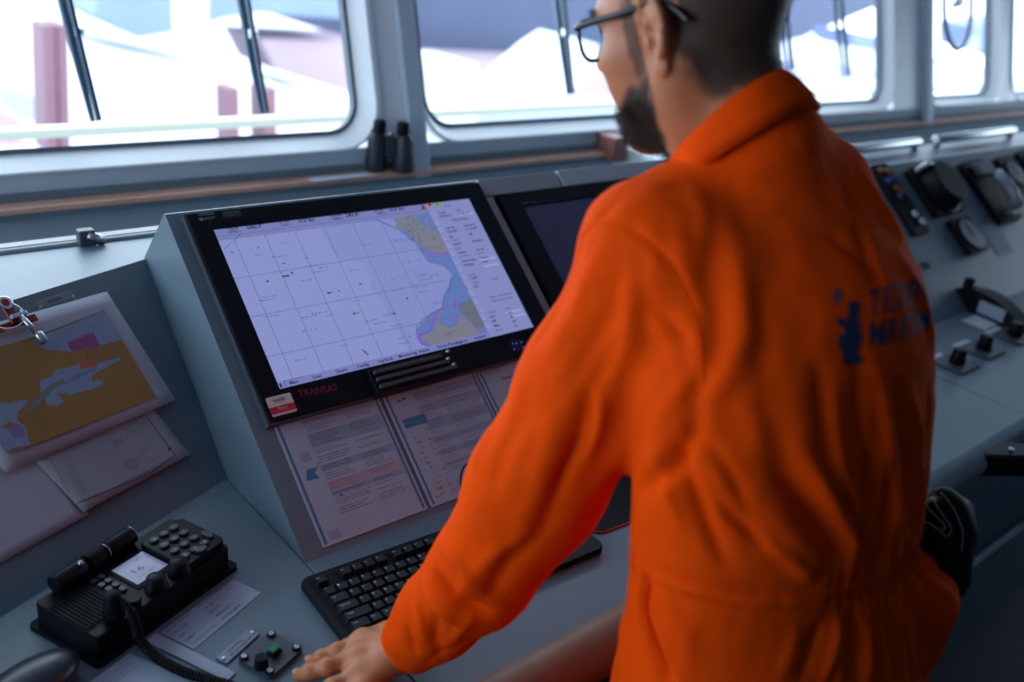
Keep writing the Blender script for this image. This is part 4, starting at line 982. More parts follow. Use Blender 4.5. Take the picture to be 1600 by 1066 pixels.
def vnoise(P, sc, seed=0):
    """smooth value noise on points"""
    q = P*sc; i = np.floor(q).astype(np.int64); f = q-i; f = f*f*(3-2*f)
    def hsh(x, y, z):
        n = (x*374761393 + y*668265263 + z*2147483647 + seed*974711) & 0xffffffff; n = ((n ^ (n >> 13))*1274126177) & 0xffffffff; return ((n ^ (n >> 16)) & 0xffff)/65535.0
    r = 0
    for dx in (0, 1):
        for dy in (0, 1):
            for dz in (0, 1):
                w = (f[:, 0] if dx else 1-f[:, 0])*(f[:, 1] if dy else 1-f[:, 1])*(f[:, 2] if dz else 1-f[:, 2]); r = r + w*hsh(i[:, 0]+dx, i[:, 1]+dy, i[:, 2]+dz)
    return r*2-1

# pose ------------------------------------------------------------
HM = Matrix.Translation((.266, -.266, .809)) @ Matrix.Rotation(.10, 4, 'Z') @ Matrix.Rotation(-.348, 4, 'X') @ Matrix.Rotation(-.087, 4, 'Y')
def hw(p): return HM @ Vector(p)
SHL, ELL, WRL = Vector((.145, -.335, .585))+rt*.032, Vector((.062, -.275, .315))+rt*.040, Z(640, 1008, .055)
SHR, ELR, WRR = Vector((.445, -.355, .585)), Vector((.585, -.27, .34)), Vector((.665, -.155, .06))
NB = Vector((.315, -.375, .665))
def spine(z): # torso middle line and half sizes at height z
    zs = [-.95, -.2, -.05, .05, .15, .25, .32, .40, .48, .55, .60, .64, .68]
    cx = [.28, .28, .277, .275, .272, .268, .266, .270, .276, .282, .288, .292, .298]
    cy = [-.55, -.550, -.550, -.547, -.540, -.525, -.510, -.492, -.470, -.447, -.425, -.405, -.385]
    a = [.215, .215, .220, .222, .218, .202, .198, .200, .198, .190, .172, .150, .09]
    b = [.140, .145, .150, .150, .142, .128, .120, .122, .126, .126, .118, .105, .075]
    return [np.interp(z, zs, q) for q in (cx, cy, a, b)]
man = thing('person', 'man in orange boiler suit, one hand on the desk, looking at the chart screen', 'person', (.29, -.45, FLZ))
MI = Matrix.Translation((-.29, .45, -FLZ))
# skin material: real local colour (beard and cropped hair shadow) by attribute
sk = bpy.data.materials.new('skin'); sk.use_nodes = True; nt = sk.node_tree; b_ = nt.nodes['Principled BSDF']
at = nt.nodes.new('ShaderNodeAttribute'); at.attribute_name = 'hairy'; tc = nt.nodes.new('ShaderNodeTexCoord'); nz = nt.nodes.new('ShaderNodeTexNoise'); nz.inputs['Scale'].default_value = 900; nz.inputs['Detail'].default_value = 2
nt.links.new(tc.outputs['Object'], nz.inputs['Vector'])
n2 = nt.nodes.new('ShaderNodeTexNoise'); n2.inputs['Scale'].default_value = 35; nt.links.new(tc.outputs['Object'], n2.inputs['Vector'])
mA = nt.nodes.new('ShaderNodeMix'); mA.data_type = 'RGBA'; mA.inputs['A'].default_value = (.46, .150, .062, 1); mA.inputs['B'].default_value = (.60, .225, .100, 1); nt.links.new(n2.outputs['Fac'], mA.inputs['Factor'])
ad = nt.nodes.new('ShaderNodeMath'); ad.operation = 'MULTIPLY_ADD'; ad.inputs[1].default_value = .5; ad.inputs[2].default_value = -.25; nt.links.new(nz.outputs['Fac'], ad.inputs[0])
ad2 = nt.nodes.new('ShaderNodeMath'); ad2.operation = 'MULTIPLY_ADD'; nt.links.new(ad.outputs[0], ad2.inputs[0]); nt.links.new(at.outputs['Fac'], ad2.inputs[1]); nt.links.new(at.outputs['Fac'], ad2.inputs[2]); ad2.use_clamp = True
mB = nt.nodes.new('ShaderNodeMix'); mB.data_type = 'RGBA'; nt.links.new(ad2.outputs[0], mB.inputs['Factor']); nt.links.new(mA.outputs['Result'], mB.inputs['A']); mB.inputs['B'].default_value = (.055, .035, .026, 1)
nt.links.new(mB.outputs['Result'], b_.inputs['Base Color']); b_.inputs['Roughness'].default_value = .5; b_.inputs['Subsurface Weight'].default_value = .12; b_.inputs['Subsurface Radius'].default_value = (1, .35, .2); b_.inputs['Subsurface Scale'].default_value = .006
bp = nt.nodes.new('ShaderNodeBump'); bp.inputs['Strength'].default_value = .25; bp.inputs['Distance'].default_value = .0006; n3 = nt.nodes.new('ShaderNodeTexNoise'); n3.inputs['Scale'].default_value = 420
nt.links.new(tc.outputs['Object'], n3.inputs['Vector']); nt.links.new(n3.outputs['Fac'], bp.inputs['Height']); nt.links.new(bp.outputs['Normal'], b_.inputs['Normal'])

# head in its own frame (x to his right, y forward, z up, origin between the ear canals)
f = Field((-.115, -.135, -.20), (.115, .15, .15), .0021)
f.ell((0, -.012, .040), (.0765, .100, .088), .01); f.ell((0, .012, .045), (.070, .082, .074), .02)
f.ell((0, .030, -.015), (.064, .064, .080), .03)
f.ell((0, .022, -.070), (.056, .062, .042), .025); f.cap((-.050, -.005, -.050), (-.022, .070, -.100), .016, .014, .025); f.cap((.050, -.005, -.050), (.022, .070, -.100), .016, .014, .025)
f.ell((0, .072, -.098), (.026, .022, .022), .02)
f.cap((-.034, .080, .034), (.034, .080, .034), .013, .013, .02)
for sg in (-1, 1):
    f.ell((sg*.046, .060, -.012), (.024, .028, .020), .02); f.ell((sg*.040, .056, -.042), (.024, .028, .030), .02); f.ell((sg*.033, .098, .014), (.018, .014, .013), .012, 's')
    f.ell((sg*.032, .078, .015), (.0125, .0125, .0125), .003)
    f.ell((sg*.012, .106, -.018), (.009, .010, .008), .006)
f.cap((0, .090, .026), (0, .118, -.010), .008, .011, .014); f.ell((0, .118, -.014), (.011, .011, .010), .008)
f.ell((0, .078, -.058), (.034, .020, .026), .02); f.ell((0, .095, -.056), (.023, .009, .006), .006); f.ell((0, .093, -.066), (.019, .009, .006), .006)
f.cap((0, -.020, -.03), (.004, -.052, -.20), .060, .062, .03)
for sg in (-1, 1): f.cap((sg*.060, -.010, -.035), (sg*.022, .020, -.19), .016, .014, .03)
# ears: tilted shell with rim, hollow, lobe
for sg in (-1, 1):
    a = math.radians(26)*sg; Rz = np.array([[math.cos(a), -math.sin(a), 0], [math.sin(a), math.cos(a), 0], [0, 0, 1]]); t_ = math.radians(-12); Rx = np.array([[1, 0, 0], [0, math.cos(t_), -math.sin(t_)], [0, math.sin(t_), math.cos(t_)]])
    R = Rz@Rx; c = np.array([sg*.079, -.010, .004]); E_l = lambda p: c + R@np.array([sg*p[0], p[1], p[2]])*1.14
    f.ell(E_l((0, 0, .002)), (.0050, .0185, .033), .006, R=R); f.ell(E_l((-.004, .010, 0)), (.010, .012, .020), .01, R=R)
    rim = [(.005, .017*math.cos(q)*(1 if math.sin(q) > -.3 else .8)-.001, .006+.0275*math.sin(q)) for q in np.linspace(math.radians(20), math.radians(268), 15)]
    for p, q in zip(rim[:-1], rim[1:]): f.cap(E_l(p), E_l(q), .0041, .0041, .003)
    f.ell(E_l((.002, .004, -.029)), (.0052, .0098, .0108), .004, R=R)
    f.cap(E_l((.004, -.006, -.014)), E_l((.004, -.007, .010)), .0033, .003, .004); f.cap(E_l((.004, -.006, .010)), E_l((.003, .004, .022)), .003, .002, .004)
    f.ell(E_l((.006, .005, -.004)), (.0066, .0098, .0155), .003, 's', R=R); f.ell(E_l((.008, -.0115, .006)), (.0035, .0028, .017), .002, 's', R=R)
    f.ell(E_l((.004, .0125, -.006)), (.004, .0042, .0065), .003, R=R)
f.add(lambda P: -(P[..., 2]+.185), (-.1, -.12, -.2), (.1, .12, -.18), .002, 'i', pad=.01)
V, F = nets(f.v, f.lo, f.h); V = smoothv(V, F, 2, .5)
x, y, z = V.T
# hair density of the skin itself
def sstep(a, b, t): t = np.clip((t-a)/(b-a), 0, 1); return t*t*(3-2*t)
Nh = vnormals(V, F); jit = vnoise(V, 90, 3)*.006
scalp = sstep(-.004, .010, z - (.052 - .9*np.clip(y, -.2, .06)*0) + jit) * sstep(.078, .066, y - .25*(z-.05))
back = sstep(.012, -.004, y + .020 + jit - .28*(z-.02)) * sstep(-.072, -.052, z + jit + .10*np.abs(x))
side = sstep(.030, .016, y + jit) * sstep(.018, .028, z)
burn = sstep(.0085, .003, np.abs(y-.026) - .004 + jit*.5)*sstep(-.05, -.03, z)*sstep(.05, .03, z)*.75
jl = -.062 - .55*np.clip(y-.02, 0, 1) + .25*np.clip(y-.06, 0, 1)   # lower beard line on the cheek
beard = sstep(.006, -.008, z + .052 - .10*np.clip(.055-y, -.03, .05)*6 + jit) * sstep(-.006, .010, y-.012+jit+.0*z) * sstep(-.165, -.135, z)
lowneck = sstep(-.128, -.112, z - .55*(y-.05))
beard = beard*lowneck
mous = sstep(.030, .024, np.abs(x))*sstep(.080, .088, y)*sstep(-.060, -.054, z*-1-.106)*0
ear = (np.abs(x) > .0735) & (np.abs(z-.0) < .045) & (y > -.035) & (y < .018)
hairy = np.maximum.reduce([scalp, back*.95, side, burn, beard]); hairy[ear] *= .02
Hw = np.array(HM.to_3x3()); Vh = V@Hw.T + np.array(HM.translation); Nw = Nh@Hw.T
skinV, skinF, skinH = [Vh], [F], [hairy]; base = len(Vh)
headV, headN, hairy_h, headL, ear_h = Vh, Nw, hairy, V, ear
# hands
def hand(pts, W, pw, up_, k=.006):
    """pts: four fingers + thumb as joint lists; W wrist; returns mesh"""
    allp = np.array([list(p) for fg in pts for p in fg]+[list(W)]); fl = Field(allp.min(0)-.05, allp.max(0)+.05, .0019)
    for i, fg in enumerate(pts):
        rs = [.0108, .0100, .0092, .0076] if i < 4 else [.0135, .0118, .0105, .0082]
        if i == 3: rs = [.0088, .0080, .0072, .0060]
        for j in range(3):
            fl.cap(fg[j], fg[j+1], rs[j], rs[j+1], .007)
            if j: fl.ell(fg[j], (rs[j]*1.02,)*3, .004)
    for i in range(4): fl.cap(W + (pts[i][0]-W)*.12, pts[i][0], .0175 if i < 3 else .0150, .0118, .018)
    for i in range(3): fl.cap(pts[i][0], pts[i+1][0], .0112, .0105, .014)
    fl.cap(W, pts[4][0], .018, .0135, .014); fl.cap(W, W + (W-(pts[1][0]*.5+pts[2][0]*.5)).normalized()*.02, .0235, .0235, .02)
    for i in range(4): fl.cap(pts[i][0]+up_*.006, W+(pts[i][0]-W)*.35+up_*.010, 0.0022, .0018, .006)
    return fl
UPZ = Vector((0, 0, 1))
L_f = [[Z(568, 1002, .032), Z(528, 1018, .030), Z(503, 1028, .022), Z(486, 1035, .010)],
       [Z(562, 1028, .035), Z(512, 1042, .032), Z(484, 1050, .022), Z(467, 1056, .010)],
       [Z(562, 1054, .033), Z(520, 1074, .030), Z(496, 1086, .022), Z(480, 1093, .009)],
       [Z(570, 1076, .033), Z(538, 1100, .028), Z(520, 1112, .018), Z(508, 1120, .008)],
       [Z(606, 990, .032), Z(583, 996, .024), Z(560, 1003, .018), Z(543, 1008, .011)]]
fl = hand(L_f, WRL, .08, UPZ); fl.cap(WRL, WRL+(ELL-WRL)*.45, .0235, .036, .02)
V, F = nets(fl.v, fl.lo, fl.h); V = smoothv(V, F, 1, .4)
hN = vnormals(V, F)
skinV.append(V); skinF.append(F+base); skinH.append(np.zeros(len(V))); base += len(V)
d = Vector((.1, 1, 0)).normalized(); s_ = Vector((1, -.1, 0)).normalized()
R_f = []
for i, (o_, ln) in enumerate(((-.030, .070), (-.010, .078), (.010, .073), (.029, .058))):
    m0 = WRR + d*.085 + s_*o_ + UPZ*-.012; R_f.append([m0, m0+d*ln*.45+UPZ*.004, m0+d*ln*.75-UPZ*.008, m0+d*ln-UPZ*.020])
R_f.append([WRR+d*.03-s_*.034-UPZ*.008, WRR+d*.055-s_*.045-UPZ*.016, WRR+d*.078-s_*.046-UPZ*.022, WRR+d*.095-s_*.043-UPZ*.028])
fl = hand(R_f, WRR, .08, UPZ); fl.cap(WRR, WRR+(ELR-WRR)*.4, .0235, .034, .02)
V, F = nets(fl.v, fl.lo, fl.h); V = smoothv(V, F, 1, .4); skinV.append(V); skinF.append(F+base); skinH.append(np.zeros(len(V))); base += len(V)
# body under the suit
fb = Field((-.05, -.75, -.86), (.75, -.08, .74), .011)
for z0, z1 in ((-.02, .2), (.2, .4), (.4, .56)):
    a, b = spine(z0), spine(z1); fb.cap((a[0]-.05, a[1]+.012, z0), (b[0]-.05, b[1]+.012, z1), .072, .072, .05); fb.cap((a[0]+.05, a[1]+.012, z0), (b[0]+.05, b[1]+.012, z1), .072, .072, .05)
fb.cap((.29, -.385, .60), hw((.003, -.045, -.16)), .050, .052, .04)
for A_, B_, C_ in ((SHL, ELL, WRL), (SHR, ELR, WRR)): fb.cap(A_, B_, .045, .038, .04); fb.cap(B_, B_.lerp(C_, .75), .036, .028, .02); fb.cap(Vector((.295, -.395, .57)), A_, .045, .04, .05)
for sg in (-1, 1): fb.cap((.285+sg*.09, -.55, .0), (.285+sg*.10, -.56, -.42), .075, .055, .05); fb.cap((.285+sg*.10, -.56, -.42), (.285+sg*.10, -.60, -.82), .05, .035, .03)
V, F = nets(fb.v, fb.lo, fb.h); V = smoothv(V, F, 2); skinV.append(V); skinF.append(F+base); skinH.append(np.zeros(len(V)))
SV = np.concatenate(skinV)-np.array([.29, -.45, FLZ]); SF_ = np.concatenate(skinF)
body = npmesh('body', SV, SF_, sk, man, {'hairy': np.concatenate(skinH)})
# eyes and nails
m = MB(Matrix.Translation((-.29, .45, -FLZ)) @ HM)
for sg in (-1, 1): m.sph((sg*.032, .0795, .015), .0122, mat('eye_white', (.6, .58, .56), .2)); m.sph((sg*.031, .0860, .0135), .0062, mat('eye_iris', (.05, .04, .03), .1))
m.build('eyes', man)
for fg in L_f:
    m = MB(Matrix.Translation((-.29, .45, -FLZ)))
    a, b = fg[2], fg[3]; dr = (b-a).normalized(); sd = dr.cross(UPZ).normalized(); nn = sd.cross(dr)
    c = b - dr*.001 + nn*.0066; m.sph(c, .0054, mat('nail', (.55, .30, .20), .3), (1, 1, .35), 12); m.build('fingernail', man)
# strands: cropped hair and beard
def strands(name, wgt, n, L, wd, col, droop, label=None, jitter=.35):
    pr_ = wgt/wgt.sum(); ii = rng.choice(len(wgt), n, p=pr_)
    P = headV[ii] + rng.normal(0, .0007, (n, 3)); N = headN[ii]; dvec = N + np.array(droop) + rng.normal(0, jitter, (n, 3)); dvec /= np.linalg.norm(dvec, axis=1)[:, None]
    ln = L*(.6+.8*rng.random(n))[:, None]; sdv = np.cross(dvec, rng.normal(0, 1, (n, 3))); sdv /= np.linalg.norm(sdv, axis=1)[:, None]
    o_ = np.array([.29, -.45, FLZ]); tip = P + dvec*ln + np.array(droop)*ln*.35; P = P - N*.0006
    VV = np.stack([P-sdv*wd, P+sdv*wd, tip], 1).reshape(-1, 3) - o_
    hm = mat(name+'_strand', col, .55); o = npmesh(name, VV, np.arange(3*n).reshape(-1, 3), hm, man)
    return prop(o, label)
sc = np.maximum.reduce([scalp, back, side*.9]); sc = sc*1.0; sc[ear_h] = 0; sc[sc < .15] = 0
strands('hair', sc, 26000, .0042, .00011, (.028, .018, .013), (0, 0, -.25))
bw = np.maximum(beard*sstep(-.02, .03, headL[:, 1])**0*1.0, burn*.6); bw[ear_h] = 0; bw = bw*(.15+.85*sstep(.0, .06, headL[:, 1])*sstep(-.045, -.075, headL[:, 2]))
strands('beard', bw, 16000, .0085, .00014, (.045, .026, .017), (-.1, .2, -.6))
bw2 = sstep(.006, .002, np.abs(headL[:, 2]-.038-.0*headL[:, 0]))*sstep(.078, .084, headL[:, 1])*sstep(.006, .012, np.abs(headL[:, 0]))
if bw2.sum() > 1: strands('eyebrows', bw2, 900, .007, .00013, (.04, .025, .018), (-.6, .1, -.1))

# ------------------------------------------------------------------ boiler suit
f = Field((-.08, -.80, -.88), (.75, -.06, .76), .0045)
def torso(P):
    z = P[..., 2]; cx, cy, a, b = spine(z); n_ = 2.1
    dx, dy = np.abs(P[..., 0]-cx)/a, np.abs(P[..., 1]-cy)/b; r = (dx**n_+dy**n_)**(1/n_)
    return ((r-1)*np.minimum(a, b)*.92).astype(np.float32)
f.add(torso, (.0, -.75, -.05), (.60, -.2, .66), .01)
f.add(lambda P: P[..., 2]-.665, (-.1, -.8, .6), (.75, 0, .76), .03, 'i', pad=.02)
f.add(lambda P: -.06-P[..., 2], (-.1, -.8, -.1), (.75, 0, .05), .02, 'i', pad=.02)
f.cap((.315, -.385, .60), hw((.002, -.055, -.135)), .085, .066, .05)
f.cap((.26, -.385, .620), SHL+Vector((.012, 0, .0)), .070, .075, .05); f.cap((.37, -.39, .62), SHR, .07, .07, .05)
f.cap((.29, -.475, .54), SHR+Vector((-.03, -.03, -.06)), .085, .07, .05)
f.cap(SHL, SHL.lerp(ELL, .5), .076, .076, .035); f.cap(SHL.lerp(ELL, .5), ELL, .076, .073, .03)
MDL = ELL.lerp(WRL, .52)+rt*.016
f.cap(ELL, MDL, .073, .062, .03); f.cap(MDL, ELL.lerp(WRL, .80)+rt*.006, .062, .050, .02); f.cap(ELL.lerp(WRL, .80)+rt*.006, ELL.lerp(WRL, .97), .050, .041, .02)
f.cap(D(1060, 335, .99), D(995, 365, .96), .050, .048, .04); f.cap(D(1432, 930, 1.08), D(1415, 990, 1.10), .045, .038, .03); f.cap(D(1225, 245, 1.02), D(1275, 285, 1.04), .048, .048, .04)
f.cap(SHR, ELR, .078, .064, .05); f.cap(ELR, ELR.lerp(WRR, .95), .060, .040, .03)
# baggy cloth above the belt, seat
f.ell((.285, -.60, .06), (.17, .085, .10), .05)
for sg in (-1, 1):
    f.cap((.285+sg*.105, -.55, .0), (.285+sg*.115, -.56, -.42), .115, .090, .05); f.cap((.285+sg*.115, -.56, -.42), (.285+sg*.115, -.59, -.80), .088, .080, .03)
    f.cap((.285+sg*.115, -.59, -.875), (.285+sg*.115, -.59, -.82), .070, .070, .01, 's')
# sleeve opening and collar opening
dW = (WRL-ELL).normalized(); f.cap(WRL - dW*.006, WRL + dW*.08, .0315, .0315, .004, 's')
nk0, nk1 = hw((0, -.03, -.165)), hw((0, -.02, -.06)); f.cap(nk0, nk1, .066, .066, .01, 's')
dR = (WRR-ELR).normalized(); f.cap(WRR-dR*.012, WRR+dR*.08, .032, .032, .004, 's')
V, F = nets(f.v, f.lo, f.h); V = smoothv(V, F, 3, .5)
del f
bvh = BVHTree.FromPolygons([Vector(v) for v in V], [tuple(q) for q in F.tolist()])
def hit(x, y):
    h_ = bvh.ray_cast(CAM, ray(x, y).normalized()); return np.array(h_[0]) if h_[0] is not None else None
N = vnormals(V, F); disp = np.zeros(len(V))
def seg_dist(V, A, B):
    ab = B-A; t = np.clip(((V-A)@ab)/(ab@ab+1e-12), 0, 1); return np.linalg.norm(V-(A+t[:, None]*ab), axis=1), t
def fold(px, w, amp, taper=True, shape='g'):
    """a crease (amp<0) or a ridge (amp>0) along a line on the cloth; w in mm half width, amp in mm"""
    pts = [hit(*p) for p in px]; pts = [p for p in pts if p is not None]
    if len(pts) < 2: return
    pts = [np.array(p) for p in smooth(pts, 5)] if len(pts) > 2 else pts
    L = np.cumsum([0]+[np.linalg.norm(b-a) for a, b in zip(pts[:-1], pts[1:])]); lo, hi = np.min(pts, 0)-w*.004, np.max(pts, 0)+w*.004
    m_ = np.where(np.all((V > lo) & (V < hi), axis=1))[0]
    if not len(m_): return
    Q = V[m_]; best = np.full(len(m_), 9.); tt = np.zeros(len(m_))
    for i in range(len(pts)-1):
        d_, t = seg_dist(Q, pts[i], pts[i+1]); u_ = d_ < best; best[u_] = d_[u_]; tt[u_] = (L[i]+t[u_]*(L[i+1]-L[i]))/L[-1]
    g = np.exp(-(best/(w*.001))**2)
    if shape == 's': # sharp crease with a swollen lip beside it
        g = np.exp(-(best/(w*.001)))*1.0 - .35*np.exp(-((best-w*.0022)/(w*.0012))**2)
    if taper: g = g*np.sin(np.pi*np.clip(tt*.92+.04, 0, 1))**.6
    disp[m_] += g*amp*.001
FOLDS = [
 # armpit and side of the back
 ([(1092, 640), (1075, 690), (1040, 740), (1000, 765)], 9, -13), ([(1068, 560), (1085, 600), (1080, 650)], 10, -6), ([(1010, 470), (1045, 500), (1075, 540)], 7, -4),
 ([(1105, 340), (1110, 420), (1120, 500), (1105, 570), (1075, 630)], 12, -6), ([(1150, 390), (1163, 460), (1165, 520), (1140, 580), (1090, 640)], 13, 8), ([(1180, 430), (1190, 520), (1180, 620)], 14, -5),
 ([(1060, 360), (1075, 440), (1100, 500)], 9, 4), ([(1005, 385), (1000, 450), (1010, 520), (1040, 570)], 11, -7), ([(985, 350), (1030, 390), (1065, 430), (1085, 480)], 3, -2),
 ([(1030, 520), (1075, 500), (1095, 560), (1060, 620), (1020, 660)], 9, 5),
 # radiating folds from armpit over the flank
 ([(1050, 690), (1080, 760), (1110, 830), (1135, 880)], 8, -7), ([(1020, 700), (1040, 760), (1060, 820)], 8, 5), ([(1095, 680), (1130, 740), (1165, 800), (1190, 850)], 9, 5),
 ([(1075, 670), (1115, 705), (1150, 760), (1180, 830)], 7, -5), ([(1130, 795), (1160, 820), (1200, 858)], 6, -7), ([(1190, 850), (1230, 870), (1270, 905)], 7, 6), ([(1150, 780), (1200, 800), (1260, 860), (1290, 900)], 10, 5),
 ([(1200, 720), (1260, 790), (1310, 860)], 12, -9), ([(1190, 640), (1240, 740), (1290, 830), (1320, 890)], 14, -6), ([(1270, 740), (1310, 800), (1340, 880)], 9, 7), ([(1235, 690), (1285, 760), (1330, 840)], 9, 5),
 ([(1310, 770), (1345, 830), (1365, 900)], 7, -7), ([(1240, 600), (1250, 680), (1290, 760)], 14, 5), ([(1180, 560), (1175, 640), (1200, 720)], 14, 5),
 # upper back
 ([(1140, 290), (1200, 380), (1230, 470), (1260, 560)], 22, -6), ([(1280, 260), (1330, 340), (1370, 420), (1395, 480)], 9, 6), ([(1320, 300), (1350, 380), (1372, 450)], 8, -6), ([(1345, 270), (1395, 350), (1410, 390)], 8, 4),
 ([(1330, 355), (1375, 352), (1425, 350)], 2.2, -1.5), ([(1300, 370), (1360, 420), (1400, 480)], 7, -4), ([(1405, 400), (1440, 470), (1455, 540)], 8, 5),
 # vertical gathers above belt
 ([(1338, 560), (1345, 660), (1360, 760), (1375, 850)], 9, -7), ([(1370, 580), (1385, 680), (1395, 780), (1400, 870)], 8, 6), ([(1400, 600), (1412, 700), (1415, 800), (1410, 870)], 7, -7), ([(1425, 620), (1435, 720), (1430, 820)], 6, 5),
 ([(1300, 600), (1310, 700), (1335, 800), (1355, 880)], 9, 6), ([(1450, 600), (1455, 700), (1440, 800)], 6, -5), ([(1275, 560), (1290, 660), (1300, 720)], 10, -5), ([(1420, 760), (1412, 820), (1425, 870)], 5, 4),
 # belt casing lines
 ([(975, 845), (1005, 880), (1060, 905), (1120, 920), (1200, 928), (1290, 926)], 4, -3.5), ([(975, 868), (1010, 905), (1060, 930), (1120, 945), (1200, 955), (1300, 950)], 4, -2.5), ([(975, 856), (1010, 893), (1060, 917), (1120, 932), (1200, 942), (1290, 940)], 10, 3),
 # pocket slit and seat
 ([(1011, 905), (1005, 950), (1018, 1000), (1045, 1066)], 5, -15), ([(1030, 910), (1050, 960), (1080, 1010)], 9, 4), ([(985, 890), (980, 960), (975, 1050)], 8, 4), ([(995, 860), (990, 900), (992, 950)], 5, -3),
 ([(1085, 960), (1075, 1010), (1070, 1060)], 10, 3), ([(1285, 970), (1270, 1010), (1255, 1060)], 7, -5), ([(1250, 970), (1235, 1020), (1220, 1066)], 9, 4), ([(1310, 970), (1300, 1020), (1290, 1066)], 7, 5), ([(1330, 960), (1328, 1010), (1325, 1066)], 6, -5), ([(1350, 950), (1352, 1000), (1355, 1060)], 6, 5),
 ([(1375, 940), (1385, 990), (1395, 1050)], 6, -5), ([(1395, 935), (1412, 980), (1425, 1040)], 6, 5), ([(1420, 920), (1440, 970), (1450, 1020)], 6, -4), ([(1440, 900), (1465, 950), (1472, 990)], 6, 4),
 # sleeve
 ([(1000, 420), (985, 520), (950, 600), (935, 680)], 12, 6), ([(975, 400), (955, 480), (915, 560), (880, 640)], 12, -6), ([(940, 380), (905, 470), (850, 560)], 12, 5), ([(912, 370), (880, 450), (835, 540)], 8, -3.5), ([(960, 540), (925, 620), (900, 700), (870, 760)], 10, -8), ([(1025, 600), (985, 680), (940, 750), (900, 800)], 12, 5),
 ([(900, 600), (865, 680), (840, 760), (820, 830)], 14, 6), ([(880, 760), (850, 820), (800, 880), (770, 930)], 11, -8), ([(930, 600), (938, 650), (915, 720)], 7, 5), ([(830, 620), (790, 700), (770, 780)], 12, -4), ([(905, 690), (880, 740), (855, 800)], 7, -5),
 ([(800, 600), (760, 680), (740, 740)], 10, 4), ([(840, 830), (800, 850), (740, 900), (690, 960)], 10, 6), ([(800, 840), (780, 900), (740, 960)], 9, -5),
 # roll above the cuff
 ([(662, 868), (682, 902), (712, 936), (745, 955), (765, 958)], 7, -15), ([(688, 846), (715, 878), (755, 922), (775, 935)], 8, 7), ([(650, 895), (672, 930), (705, 962), (730, 975)], 8, 6), ([(660, 905), (680, 935), (715, 965)], 8, 5), ([(634, 978), (640, 1000), (650, 1020)], 4, -7), ([(648, 930), (655, 960), (665, 1000)], 7, 4), ([(690, 950), (680, 990), (690, 1030)], 7, -4), ([(745, 955), (720, 985), (700, 1010)], 7, 4), ([(665, 1038), (690, 1020), (730, 1000), (760, 985)], 3, -2.5),
 # shoulder seam area, neck
 ([(900, 372), (930, 345), (960, 320)], 5, -3), ([(935, 345), (985, 360), (1030, 395), (1060, 440), (1085, 490), (1095, 540)], 2.5, -2.2), ([(1090, 300), (1100, 350), (1095, 420)], 10, 4),
 ([(1000, 270), (1050, 255), (1100, 245)], 10, 3)]
for px, w, a in FOLDS: fold(px, w*(.95 if w <= 8 else 1.0), a*(1.35 if w <= 8 else .8))
# elastic gathers round the back of the waist
cx, cy, a_, b__ = spine(V[:, 2]); ang = np.arctan2(V[:, 0]-cx, -(V[:, 1]-cy))   # 0 at the back
isT = (V[:, 2] > -.05) & (V[:, 2] < .6) & (np.hypot((V[:, 0]-cx)/a_, (V[:, 1]-cy)/b__) < 1.35)
zc = .343-.2*np.clip(V[:, 0]-.18, 0, .3); gz = np.exp(-((V[:, 2]-zc)/.045)**2); gback = sstep(-.75, -.35, ang)*sstep(1.35, 1.0, ang)
ph = ang*52 + 2.2*vnoise(V*np.array([1, 1, .35]), 14, 5); disp += isT*gback*gz*.0036*np.sin(ph)
disp -= isT*gback*.006*np.exp(-((V[:, 2]-zc)/.024)**2)
gz2 = np.exp(-((V[:, 2]-zc+.09)/.08)**2)+np.exp(-((V[:, 2]-zc-.08)/.07)**2); disp += isT*gback*gz2*.0032*np.sin(ang*24+3*vnoise(V*np.array([1, 1, .3]), 9, 8))
# general soft rumples and fine cloth wobble
disp += .0014*vnoise(V*np.array([1, 1, .55]), 22, 1) + .0010*vnoise(V, 55, 2) + .0016*vnoise(V*np.array([1.2, 1.2, .4]), 11, 4)*(V[:, 2] < .55)
legm = V[:, 2] < -.1; disp += legm*.006*vnoise(V*np.array([1, 1, .5]), 13, 9)
V2 = V + N*disp[:, None]; V2 = smoothv(V2, F, 1, .35)
og = bpy.data.materials.new('orange_cloth'); og.use_nodes = True; nt = og.node_tree; b_ = nt.nodes['Principled BSDF']
b_.inputs['Roughness'].default_value = .8; b_.inputs['Sheen Weight'].default_value = .10; b_.inputs['Sheen Roughness'].default_value = .5; b_.inputs['Sheen Tint'].default_value = (1, .22, .03, 1); b_.inputs['Specular IOR Level'].default_value = .04
tc = nt.nodes.new('ShaderNodeTexCoord'); n1 = nt.nodes.new('ShaderNodeTexNoise'); n1.inputs['Scale'].default_value = 9; nt.links.new(tc.outputs['Object'], n1.inputs['Vector'])
mx = nt.nodes.new('ShaderNodeMix'); mx.data_type = 'RGBA'; mx.inputs['A'].default_value = (.82, .060, .0010, 1); mx.inputs['B'].default_value = (.90, .076, .0014, 1); nt.links.new(n1.outputs['Fac'], mx.inputs['Factor']); nt.links.new(mx.outputs['Result'], b_.inputs['Base Color'])
wv = nt.nodes.new('ShaderNodeTexNoise'); wv.inputs['Scale'].default_value = 1300; wv.inputs['Detail'].default_value = 1; nt.links.new(tc.outputs['Object'], wv.inputs['Vector'])
n4 = nt.nodes.new('ShaderNodeTexNoise'); n4.inputs['Scale'].default_value = 60; n4.inputs['Detail'].default_value = 4; nt.links.new(tc.outputs['Object'], n4.inputs['Vector'])
b1 = nt.nodes.new('ShaderNodeBump'); b1.inputs['Strength'].default_value = .35; b1.inputs['Distance'].default_value = .0005; b2_ = nt.nodes.new('ShaderNodeBump'); b2_.inputs['Strength'].default_value = .35; b2_.inputs['Distance'].default_value = .003
